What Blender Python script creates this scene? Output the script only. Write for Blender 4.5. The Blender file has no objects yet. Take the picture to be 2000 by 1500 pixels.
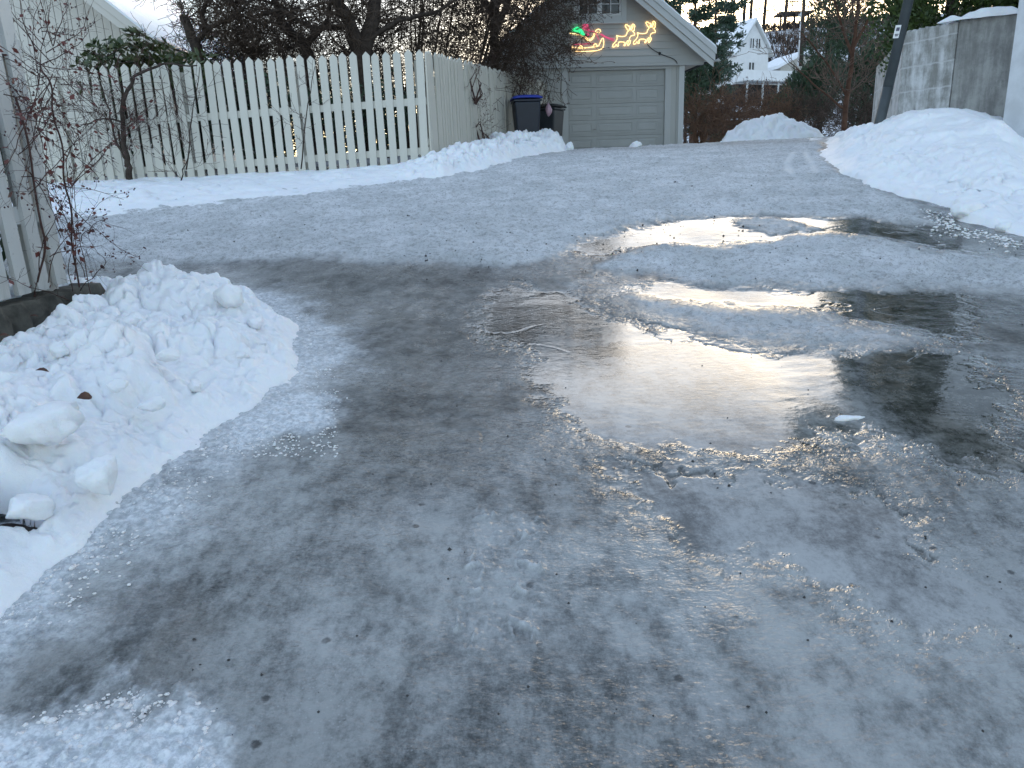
import bpy, math, random
import numpy as np
from mathutils import Vector, Matrix
R = math.radians
scene = bpy.context.scene
C = scene.collection
random.seed(7); RS = np.random.RandomState(7)

# ------------------------------------------------------------------ camera
F, W2, H2, EYE = 1444.0, 1000.0, 750.0, 1.4
PITCH, ROLL = R(15.5), R(2.1)
_f = np.array([0, math.cos(PITCH), -math.sin(PITCH)])
_u0 = np.array([0, math.sin(PITCH), math.cos(PITCH)]); _r0 = np.array([1.0, 0, 0])
_r = math.cos(ROLL)*_r0 - math.sin(ROLL)*_u0
_u = math.sin(ROLL)*_r0 + math.cos(ROLL)*_u0
cam = bpy.data.cameras.new("camera"); camo = bpy.data.objects.new("camera", cam); C.objects.link(camo)
cam.sensor_fit = 'HORIZONTAL'; cam.sensor_width = 36; cam.lens = 36*F/2000
cam.clip_start = 0.05; cam.clip_end = 3000
M = Matrix(((_r[0], _u[0], -_f[0], 0), (_r[1], _u[1], -_f[1], 0), (_r[2], _u[2], -_f[2], EYE), (0, 0, 0, 1)))
camo.matrix_world = M
scene.camera = camo
# ------------------------------------------------------------------ sky, sun, exposure
SUN_EL, SUN_AZ = R(8.5), R(17.0)       # azimuth to the right of +Y
world = bpy.data.worlds.new("World"); scene.world = world; world.use_nodes = True
wn = world.node_tree; wn.nodes.clear()
wo = wn.nodes.new('ShaderNodeOutputWorld'); bg = wn.nodes.new('ShaderNodeBackground')
sky = wn.nodes.new('ShaderNodeTexSky'); sky.sky_type = 'NISHITA'; sky.sun_disc = False
sky.sun_elevation = SUN_EL; sky.sun_rotation = SUN_AZ
sky.air_density = 1.0; sky.dust_density = 1.3; sky.ozone_density = 1.0
bg.inputs['Strength'].default_value = 0.12
# thin high cloud: pale patches laid over the blue
tc = wn.nodes.new('ShaderNodeTexCoord'); mp = wn.nodes.new('ShaderNodeMapping'); mp.inputs['Scale'].default_value = (1.3, 1.0, 3.6)
nz = wn.nodes.new('ShaderNodeTexNoise'); nz.inputs['Scale'].default_value = 1.7; nz.inputs['Detail'].default_value = 6; nz.inputs['Roughness'].default_value = .6
rp = wn.nodes.new('ShaderNodeValToRGB'); rp.color_ramp.elements[0].position = .34; rp.color_ramp.elements[1].position = .72
mx = wn.nodes.new('ShaderNodeMix'); mx.data_type = 'RGBA'; mx.inputs['B'].default_value = (3.8, 4.65, 6.2, 1)
ml = wn.nodes.new('ShaderNodeMath'); ml.operation = 'MULTIPLY'; ml.inputs[1].default_value = .45
wn.links.new(tc.outputs['Generated'], mp.inputs['Vector']); wn.links.new(mp.outputs[0], nz.inputs['Vector'])
wn.links.new(nz.outputs['Fac'], rp.inputs['Fac']); wn.links.new(rp.outputs['Color'], ml.inputs[0])
hs_ = wn.nodes.new('ShaderNodeHueSaturation'); hs_.inputs['Saturation'].default_value = .93; wn.links.new(sky.outputs[0], hs_.inputs['Color'])
wn.links.new(ml.outputs[0], mx.inputs['Factor']); wn.links.new(hs_.outputs[0], mx.inputs['A'])
wn.links.new(mx.outputs['Result'], bg.inputs['Color']); wn.links.new(bg.outputs[0], wo.inputs[0])
sl = bpy.data.lights.new("sun", 'SUN'); so = bpy.data.objects.new("sun", sl); C.objects.link(so)
sl.energy = 2.5; sl.angle = R(0.5); sl.color = (1, .86, .7)
_sd = Vector((math.sin(SUN_AZ)*math.cos(SUN_EL), math.cos(SUN_AZ)*math.cos(SUN_EL), math.sin(SUN_EL)))
so.rotation_euler = (-_sd).to_track_quat('-Z', 'Y').to_euler()
vs = scene.view_settings; vs.view_transform = 'Standard'; vs.look = 'None'; vs.gamma = 1; vs.use_curve_mapping = False
vs.exposure = 1.74
scene.render.engine = 'CYCLES'
scene.cycles.max_bounces = 6; scene.cycles.diffuse_bounces = 3; scene.cycles.glossy_bounces = 3

# ------------------------------------------------------------------ numpy noise
def _h(ix, iy, s):
    n = (ix.astype(np.int64)*374761393 + iy.astype(np.int64)*668265263 + s*1274126177) & 0xffffffff
    n = ((n ^ (n >> 13))*1274126177) & 0xffffffff
    n = ((n ^ (n >> 16))*2246822519) & 0xffffffff
    return ((n ^ (n >> 15)) & 0xffffff)/float(0xffffff)
def vn(x, y, s=0):
    ix = np.floor(x); iy = np.floor(y); fx = x-ix; fy = y-iy
    fx = fx*fx*fx*(fx*(fx*6-15)+10); fy = fy*fy*fy*(fy*(fy*6-15)+10)
    a = _h(ix, iy, s); b = _h(ix+1, iy, s); c = _h(ix, iy+1, s); d = _h(ix+1, iy+1, s)
    return (a+(b-a)*fx)*(1-fy) + (c+(d-c)*fx)*fy
def fbm(x, y, s=0, o=4, g=.5):
    t = 0; a = 1; n = 0
    for i in range(o):
        c, q = math.cos(i*1.3), math.sin(i*1.3)
        t = t + a*(vn((x*c-y*q)*2**i+i*17.3, (x*q+y*c)*2**i-i*9.1, s+i)-.5); n += a; a *= g
    return t/n*2        # about -1..1
def worley(x, y, s=0):
    ix = np.floor(x); iy = np.floor(y); d1 = np.full(x.shape, 9.0); d2 = d1.copy(); rid = np.zeros(x.shape)
    for i in (-1, 0, 1):
        for j in (-1, 0, 1):
            cx = ix+i; cy = iy+j
            d = np.hypot(cx+_h(cx, cy, s)-x, cy+_h(cx, cy, s+91)-y)
            nw = d < d1
            d2 = np.where(nw, d1, np.minimum(d2, d)); rid = np.where(nw, _h(cx, cy, s+7), rid); d1 = np.where(nw, d, d1)
    return d1, d2, rid
def ss(a, b, x):
    t = np.clip((x-a)/(b-a), 0, 1); return t*t*(3-2*t)

# ------------------------------------------------------------------ terrain
_yk = [-30, -5, 0, 1.0, 2.3, 3.9, 4.6, 6, 8, 10.5, 14, 18.7, 22, 26, 34, 50, 80, 400]
_zk = [-4, -.85, 0, .195, .455, .605, .70, .975, 1.31, 1.61, 1.825, 1.94, 1.92, 1.6, .7, .4, .4, .4]
_yt = np.linspace(-30, 400, 8601); _zt = np.interp(_yt, _yk, _zk)
_k = np.exp(-.5*(np.arange(-16, 17)/6.0)**2); _k /= _k.sum()
_zt = np.convolve(np.pad(_zt, 16, mode='edge'), _k, 'valid')
def G(x, y):
    x = np.asarray(x, float); y = np.asarray(y, float)
    z = np.interp(y, _yt, _zt) + np.where(x < 0, .019, .011)*x*ss(3, 12, y)*(1-ss(25, 45, y))
    az = x/np.maximum(y, 1)
    hf = ss(.02, .14, az)
    hill = ss(34, 78, y)*7.2 + ss(78, 128, y)*14.8 + ss(100, 130, y)*.05*(x-40)*.6
    hill = hill + (fbm(x*.07, y*.07, 5, 4)*1.1 + fbm(x*.3, y*.3, 6, 3)*.35)*ss(30, 60, y)
    z = z + hf*hill
    yard = ss(-1.0, -2.2, x - (y-10.5)*.256)*ss(10.8, 13.5, y)*(1-ss(24, 34, y))
    return z + yard*.1
def ray(px, py):
    d = _f*F + _r*(px-W2) - _u*(py-H2)
    return d/d[1]                        # unit step in y
def at(px, py, Y):
    d = ray(px, py); return Vector((d[0]*Y, Y, EYE+d[2]*Y))
YS_ = np.geomspace(.6, 17.5, 1400)
def gnd(px, py, ymax=17.5, off=0.0):
    d = ray(px, py); ys = YS_ if ymax == 17.5 else np.linspace(.3, ymax, 3500)
    f = EYE + d[2]*ys - G(d[0]*ys, ys) - off
    i = np.argmax(f < 0)
    Y = ys[i] if (f < 0).any() else ymax
    return (d[0]*Y, Y)
def on_plane(px, py, p, n):
    d = Vector(ray(px, py)); o = Vector((0, 0, EYE)); t = (Vector(p)-o).dot(n)/d.dot(n)
    return o + d*t
def poly_sd(x, y, poly):
    d = np.full(x.shape, 1e9); ins = np.zeros(x.shape, bool); n = len(poly)
    for i in range(n):
        x0, y0 = poly[i]; x1, y1 = poly[(i+1) % n]; ex, ey = x1-x0, y1-y0
        t = np.clip(((x-x0)*ex+(y-y0)*ey)/(ex*ex+ey*ey+1e-12), 0, 1)
        d = np.minimum(d, (x-x0-ex*t)**2+(y-y0-ey*t)**2)
        c = ((y0 > y) != (y1 > y))
        if abs(ey) > 1e-9: ins ^= c & (x < ex*(y-y0)/ey+x0)
    d = np.sqrt(d); return np.where(ins, d, -d)

# ------------------------------------------------------------------ object helpers
def tag(o, label=None, cat=None, group=None, kind=None):
    if label: o['label'] = label
    if cat: o['category'] = cat
    if group: o['group'] = group
    if kind: o['kind'] = kind
    return o
def empty(name, loc=(0, 0, 0), rz=0, label=None, cat=None, group=None):
    o = bpy.data.objects.new(name, None); C.objects.link(o); o.location = loc; o.rotation_euler = (0, 0, rz); o.empty_display_size = .2
    return tag(o, label, cat, group)
def link(name, me, parent=None, mats=()):
    o = bpy.data.objects.new(name, me); C.objects.link(o)
    if parent: o.parent = parent
    for m in mats: me.materials.append(m)
    return o
def npmesh(name, V, Fq, smooth=True, attrs=None):
    V = np.asarray(V, np.float32); Fq = np.asarray(Fq, np.int32); k = Fq.shape[1]
    me = bpy.data.meshes.new(name); me.vertices.add(len(V)); me.vertices.foreach_set('co', V.ravel())
    me.loops.add(Fq.size); me.loops.foreach_set('vertex_index', Fq.ravel()); me.polygons.add(len(Fq))
    me.polygons.foreach_set('loop_start', np.arange(0, Fq.size, k, dtype=np.int32))
    me.polygons.foreach_set('use_smooth', np.full(len(Fq), smooth))
    me.update(calc_edges=True)
    for an, av in (attrs or {}).items():
        a = me.attributes.new(an, 'FLOAT', 'POINT'); a.data.foreach_set('value', np.asarray(av, np.float32))
    me.validate(); return me
class MB:
    def __init__(s): s.v = []; s.f = []; s.sm = []
    def add(s, vs_, fs, smooth=False):
        b = len(s.v); s.v += [tuple(v) for v in vs_]; s.f += [tuple(i+b for i in f) for f in fs]; s.sm += [smooth]*len(fs); return s
    def box(s, x0, x1, y0, y1, z0, z1):
        return s.add([(x0, y0, z0), (x1, y0, z0), (x1, y1, z0), (x0, y1, z0), (x0, y0, z1), (x1, y0, z1), (x1, y1, z1), (x0, y1, z1)],
              [(0, 3, 2, 1), (4, 5, 6, 7), (0, 1, 5, 4), (1, 2, 6, 5), (2, 3, 7, 6), (3, 0, 4, 7)])
    def prism(s, pts, y0, y1):      # outline in xz (counter-clockwise seen from -y), extruded along y
        n = len(pts)
        s.add([(x, y0, z) for x, z in pts]+[(x, y1, z) for x, z in pts],
              [tuple(range(n)), tuple(range(2*n-1, n-1, -1))]+[((i+1) % n, i, n+i, n+(i+1) % n) for i in range(n)]); return s
    def tube(s, pts, rad, n=6, cap=True):
        pts = [Vector(p) for p in pts]; m = len(pts)
        if not hasattr(rad, '__len__'): rad = [rad]*m
        vs_ = []; prev = None
        for i, p in enumerate(pts):
            t = (pts[min(i+1, m-1)]-pts[max(i-1, 0)])
            if t.length < 1e-9: t = Vector((0, 0, 1))
            t.normalize()
            if prev is None:
                a = Vector((1, 0, 0)) if abs(t.x) < .8 else Vector((0, 1, 0)); a = (a - t*a.dot(t)).normalized()
            else:
                a = prev - t*prev.dot(t)
                a = a.normalized() if a.length > 1e-6 else Vector((t.y, -t.x, .01)).normalized()
            prev = a; b = t.cross(a)
            for k in range(n):
                q = 2*math.pi*k/n; vs_.append(p+(a*math.cos(q)+b*math.sin(q))*rad[i])
        fs = [(i*n+k, i*n+(k+1) % n, (i+1)*n+(k+1) % n, (i+1)*n+k) for i in range(m-1) for k in range(n)]
        if cap: fs += [tuple(range(n-1, -1, -1)), tuple(range((m-1)*n, m*n))]
        return s.add(vs_, fs, True)
    def build(s, name, mat, parent=None, bevel=0):
        me = bpy.data.meshes.new(name); me.from_pydata(s.v, [], s.f); me.update()
        me.polygons.foreach_set('use_smooth', s.sm)
        o = link(name, me, parent, [mat] if mat else [])
        if bevel:
            b = o.modifiers.new('bevel', 'BEVEL'); b.width = bevel; b.segments = 2; b.limit_method = 'ANGLE'; b.angle_limit = R(40)
        return o

# ------------------------------------------------------------------ material helpers
class NT:
    def __init__(s, name):
        s.m = bpy.data.materials.new(name); s.m.use_nodes = True; s.t = s.m.node_tree; s.b = s.t.nodes['Principled BSDF']
        s.pos = s.t.nodes.new('ShaderNodeTexCoord').outputs['Object']
    def n(s, k, **kw):
        q = s.t.nodes.new(k)
        for a, v in kw.items(): setattr(q, a, v)
        return q
    def put(s, sock, v):
        if isinstance(v, bpy.types.NodeSocket): s.t.links.new(v, sock)
        else: sock.default_value = v
    def noise(s, sc, det=4, ro=.55, vec=None, scale3=None, dist=0):
        q = s.n('ShaderNodeTexNoise'); v = vec or s.pos
        if scale3:
            m = s.n('ShaderNodeMapping'); s.put(m.inputs['Vector'], v); m.inputs['Scale'].default_value = scale3; v = m.outputs[0]
        s.put(q.inputs['Vector'], v); q.inputs['Scale'].default_value = sc; q.inputs['Detail'].default_value = det
        q.inputs['Roughness'].default_value = ro; q.inputs['Distortion'].default_value = dist
        return q.outputs['Fac']
    def vor(s, sc, feature='F1', out='Distance', scale3=None, rnd=1):
        q = s.n('ShaderNodeTexVoronoi'); q.feature = feature; v = s.pos
        if scale3:
            m = s.n('ShaderNodeMapping'); s.put(m.inputs['Vector'], v); m.inputs['Scale'].default_value = scale3; v = m.outputs[0]
        s.put(q.inputs['Vector'], v); q.inputs['Scale'].default_value = sc; q.inputs['Randomness'].default_value = rnd
        return q.outputs[out]
    def attr(s, name): q = s.n('ShaderNodeAttribute'); q.attribute_name = name; return q.outputs['Fac']
    def math(s, op, a, b=0.0, c=None):
        q = s.n('ShaderNodeMath', operation=op); s.put(q.inputs[0], a); s.put(q.inputs[1], b)
        if c is not None: s.put(q.inputs[2], c)
        return q.outputs[0]
    def mul(s, a, b): return s.math('MULTIPLY', a, b)
    def add(s, a, b): return s.math('ADD', a, b)
    def rng(s, v, a, b, c=0.0, d=1.0, smooth=True):
        q = s.n('ShaderNodeMapRange'); q.interpolation_type = 'SMOOTHSTEP' if smooth else 'LINEAR'
        s.put(q.inputs[0], v); q.inputs[1].default_value = a; q.inputs[2].default_value = b; q.inputs[3].default_value = c; q.inputs[4].default_value = d
        return q.outputs[0]
    def mix(s, f, a, b):
        q = s.n('ShaderNodeMix', data_type='RGBA'); s.put(q.inputs['Factor'], f)
        for k, v in (('A', a), ('B', b)): s.put(q.inputs[k], v if isinstance(v, bpy.types.NodeSocket) else (*v[:3], 1))
        return q.outputs['Result']
    def fmix(s, f, a, b):
        q = s.n('ShaderNodeMix', data_type='FLOAT'); s.put(q.inputs['Factor'], f); s.put(q.inputs['A'], a); s.put(q.inputs['B'], b); return q.outputs['Result']
    def bump(s, h, strength=1.0, dist=.01, nrm=None):
        q = s.n('ShaderNodeBump'); s.put(q.inputs['Height'], h); s.put(q.inputs['Strength'], strength); q.inputs['Distance'].default_value = dist
        if nrm: s.put(q.inputs['Normal'], nrm)
        return q.outputs[0]
    def set(s, **kw):
        for k, v in kw.items():
            s.put(s.b.inputs[k.replace('_', ' ')], (*v, 1) if isinstance(v, tuple) and len(v) == 3 and 'Radius' not in k and 'Normal' not in k else v)
        return s.m
def simple(name, col, rough=.6, var=.15, sc=8, bump=0, bs=40, spec=.5, metal=0, scale3=None):
    t = NT(name); n = t.noise(sc, 5, .6, scale3=scale3)
    c = t.mix(t.rng(n, .3, .7), tuple(k*(1-var) for k in col), tuple(min(1, k*(1+var)) for k in col))
    kw = dict(Base_Color=c, Roughness=rough, Metallic=metal)
    t.b.inputs['Specular IOR Level'].default_value = spec
    if bump: kw['Normal'] = t.bump(t.noise(bs, 4, .6, scale3=scale3), .6, bump)
    return t.set(**kw)

# ---- painted timber with weather streaks and grime towards scuffs
def paint_wood(name, col, grime=(.20, .19, .15), amt=.35, rough=.55):
    t = NT(name)
    st = t.noise(9, 6, .7, scale3=(1, 1, .12)); sp = t.noise(55, 5, .75)
    g = t.math('MULTIPLY', t.rng(st, .5, .85), amt); g2 = t.math('MULTIPLY', t.rng(sp, .6, .78), amt*.9)
    rnd = t.n('ShaderNodeObjectInfo').outputs['Random']
    base = t.mix(t.rng(rnd, 0, 1, smooth=False), tuple(k*.93 for k in col), col)
    c = t.mix(t.math('MAXIMUM', g, g2), base, grime)
    return t.set(Base_Color=c, Roughness=rough, Normal=t.bump(t.noise(30, 5, .7, scale3=(1, 1, .06)), .5, .003))
M_fence = paint_wood('fence_paint', (.60, .585, .52), amt=.45)
M_fence2 = paint_wood('fence_paint_yellowed', (.54, .52, .45), amt=.5)
M_nearf = paint_wood('old_fence_paint', (.58, .59, .57), grime=(.10, .11, .08), amt=.95)
M_gar = paint_wood('garage_paint', (.49, .50, .49), grime=(.36, .37, .36), amt=.2)
M_gar2 = paint_wood('garage_wall_paint', (.47, .475, .45), grime=(.36, .36, .33), amt=.25)
M_door = simple('garage_door_paint', (.41, .42, .41), .45, .04, 3)
M_trim = paint_wood('trim_paint', (.60, .62, .62), grime=(.4, .4, .38), amt=.15)
M_house = paint_wood('house_paint', (.62, .60, .55), grime=(.4, .38, .34), amt=.2)
M_white = simple('white_paint', (.74, .75, .76), .5, .04, 2)
M_dark = simple('dark_gap', (.02, .022, .022), .7)
M_bark = simple('dark_bark', (.055, .043, .036), .9, .35, 14, .01, 30, .2)
M_barkred = simple('pine_bark', (.10, .055, .038), .9, .3, 6, .02, 12, .2)
M_twig = simple('brown_twig', (.085, .062, .048), .85, .3, 6, spec=.2)
M_twig2 = simple('reddish_twig', (.17, .10, .065), .85, .35, 3, spec=.2)
M_twigpale = simple('pale_twig', (.17, .12, .095), .85, .3, 3, spec=.2)
M_vine = simple('vine_stem', (.075, .042, .036), .8, .3, 20, spec=.3)
def leafmat(name, a, b, rough=.5):
    t = NT(name); n = t.noise(9, 3); n2 = t.noise(1.7, 2)
    return t.set(Base_Color=t.mix(t.rng(t.math('ADD', n, n2), .75, 1.25), a, b), Roughness=rough)
M_redleaf = leafmat('dry_red_leaf', (.16, .035, .03), (.10, .055, .04))
M_rhodo = leafmat('rhododendron_leaf', (.030, .055, .018), (.085, .10, .035), .4)
M_needle = leafmat('pine_needle', (.022, .050, .030), (.045, .080, .045))
M_hedge = leafmat('hedge_leaf', (.032, .062, .014), (.075, .115, .028))
M_conifer = leafmat('shrub_conifer_needle', (.020, .042, .020), (.04, .075, .033))
M_drybrown = leafmat('dry_brown_leaf', (.07, .045, .035), (.12, .08, .06), .8)

def snow_mat(name, dirt=.0, fine=1.0):
    t = NT(name)
    big = t.noise(3.5, 4, .6); f = t.noise(60, 5, .7); g = t.noise(240, 3, .7)
    h = t.add(t.mul(f, .7*fine), t.add(t.mul(g, .25), t.mul(t.noise(18, 4, .6), .8)))
    col = t.mix(t.rng(big, .35, .7), (.86, .88, .91), (.92, .93, .94))
    if dirt:
        d = t.noise(7, 6, .75); col = t.mix(t.mul(t.rng(d, .58, .8), dirt), col, (.62, .55, .46))
    gl = t.rng(t.noise(420, 2, .5), .62, .72, .55, .12)
    t.b.inputs['Subsurface Weight'].default_value = .35; t.b.inputs['Subsurface Radius'].default_value = (.4, .7, 1.0); t.b.inputs['Subsurface Scale'].default_value = .03
    return t.set(Base_Color=col, Roughness=gl, Normal=t.bump(h, .55, .012))
M_snow = snow_mat('snow'); M_snowd = snow_mat('slightly_dirty_snow', .45, 1.3); M_snowfar = simple('far_snow', (.86, .88, .92), .8, .05, 2, .05, 3)
def hill_mat():
    t = NT('snowy_hillside')
    n = t.noise(.55, 7, .72); n2 = t.noise(2.2, 5, .7, scale3=(1, 1, .5)); m = t.add(t.mul(n, .6), t.mul(n2, .5))
    return t.set(Base_Color=t.mix(t.rng(m, .53, .62), (.82, .84, .88), (.07, .06, .05)), Roughness=.9)
M_hill = hill_mat()

# ------------------------------------------------------------------ ground (snow cover) reaching the far hill
def terrain():
    ys = np.concatenate([np.arange(-25, 24, .35), np.arange(24, 60, 1.0), np.arange(60, 150, 1.6), np.geomspace(152, 900, 26)])
    n = 260; us = np.linspace(-1, 1, n); us = np.sign(us)*np.abs(us)**1.25
    Y, U = np.meshgrid(ys, us, indexing='ij'); X = U*(14+np.maximum(Y, 0)*1.35)
    Z = G(X, np.minimum(Y, 399)) + fbm(X*.5, Y*.5, 3, 3)*.03
    Z = Z - .12*(1-ss(7.5, 9.5, np.abs(X)))*(Y < 20) + .04
    ids = np.arange(Y.size).reshape(Y.shape)
    Fq = np.stack([ids[:-1, :-1], ids[:-1, 1:], ids[1:, 1:], ids[1:, :-1]], -1).reshape(-1, 4)
    me = npmesh('ground', np.stack([X, Y, Z], -1).reshape(-1, 3), Fq)
    o = link('ground', me, None, [M_snowfar, M_hill]); tag(o, kind='structure')
    yc = Y[:-1, :-1].reshape(-1); me.polygons.foreach_set('material_index', (yc > 40).astype(np.int32)); me.update()
terrain()

# ------------------------------------------------------------------ icy road
PX = lambda pts, **k: [gnd(a, b, **k) for a, b in pts]
Z_snowfar = PX([(-260, 500), (160, 512), (380, 520), (600, 507), (860, 510), (1000, 522), (1060, 505), (1140, 470), (1230, 450), (1330, 430), (1500, 423), (1700, 430), (1760, 442), (1830, 440), (1780, 400), (1700, 370), (1640, 345), (1600, 300), (1600, 276), (1300, 284), (1100, 298), (1000, 300), (600, 370), (150, 420), (-260, 430)])
Z_band = PX([(1200, 505), (1330, 480), (1400, 487), (1490, 478), (1560, 468), (1650, 467), (1800, 492), (1900, 505), (2000, 515), (2250, 530), (2250, 590), (2000, 574), (1850, 562), (1600, 566), (1450, 562), (1340, 556), (1260, 540), (1180, 528)])
Z_band2 = PX([(1440, 436), (1520, 432), (1590, 452), (1500, 460), (1455, 450)])
Z_tong = PX([(1230, 588), (1300, 600), (1450, 612), (1560, 622), (1700, 645), (1770, 662), (1720, 680), (1600, 684), (1480, 672), (1400, 655), (1330, 630)])
Z_w = [PX([(1080, 497), (1160, 470), (1250, 445), (1400, 425), (1560, 428), (1700, 432), (1760, 448), (1990, 470), (2000, 505), (1850, 490), (1700, 466), (1560, 467), (1480, 478), (1330, 482), (1180, 497)]),
       PX([(1190, 575), (1300, 560), (1500, 566), (1700, 566), (1880, 580), (1900, 660), (1850, 670), (1700, 640), (1560, 618), (1450, 607), (1300, 598)]),
       PX([(950, 590), (1010, 565), (1100, 580), (1250, 638), (1340, 650), (1480, 690), (1680, 690), (1760, 685), (1880, 700), (1930, 760), (1960, 850), (1930, 920), (1840, 900), (1740, 870), (1660, 840), (1590, 870), (1500, 905), (1350, 900), (1230, 880), (1110, 830), (1050, 760), (1040, 700), (940, 660)]),
       PX([(1190, 940), (1380, 935), (1500, 930), (1600, 945), (1690, 960), (1740, 990), (1730, 1050), (1850, 1110), (2080, 1170), (2080, 1260), (1700, 1200), (1400, 1060), (1180, 960)])]
Z_dk = [PX([(1690, 700), (1760, 688), (1900, 700), (2080, 750), (2080, 930), (1930, 930), (1830, 890), (1760, 830), (1700, 780)]),  # dark ice, with the hedge's reflection put into its colour
        PX([(1680, 575), (1800, 570), (2080, 598), (2080, 690), (1900, 690), (1780, 655), (1700, 630)]),
        PX([(450, 525), (600, 516), (980, 528), (1090, 560), (1240, 635), (1060, 665), (1010, 760), (1000, 880), (930, 960), (780, 1000), (660, 900), (640, 800), (680, 720), (590, 640), (560, 560)])]
Z_frost = [PX([(480, 800), (600, 770), (650, 790), (640, 830), (560, 860), (500, 900), (430, 900)]),
           PX([(-80, 1440), (120, 1400), (240, 1360), (260, 1400), (350, 1350), (370, 1360), (400, 1420), (380, 1580), (-80, 1600)])]
Z_arc = [PX([(1533, 345), (1529, 325), (1545, 303), (1556, 303), (1544, 325), (1552, 350)]), PX([(1577, 302), (1602, 346), (1590, 346), (1568, 305)])]
Z_white_sheen = [PX([(150, 1120), (330, 1000), (480, 930), (640, 850), (700, 960), (620, 1050), (420, 1080), (300, 1160), (160, 1250)]),
           PX([(1180, 1000), (1500, 1080), (1800, 1180), (2100, 1260), (2200, 1700), (1500, 1700), (1350, 1400), (1150, 1200)]),  # lower right: paler ice colour stands in for the sky's sheen
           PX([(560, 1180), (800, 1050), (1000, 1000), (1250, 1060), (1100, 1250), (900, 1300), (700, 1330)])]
Z_brown = [PX([(30, 1300), (100, 1230), (300, 1180), (380, 1190), (200, 1270), (60, 1330)]), PX([(230, 1420), (300, 1260), (420, 1180), (470, 1250), (350, 1350)])]

P_near = PX([(-200, 1330), (0, 1215), (100, 1130), (200, 1045), (290, 965), (360, 900), (430, 850), (520, 775), (575, 735), (590, 690), (585, 640)]) + [(-1.42, 4.45), (-1.85, 4.85), (-2.6, 5.0), (-4.2, 5.0), (-4.2, 1.2)]

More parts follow.
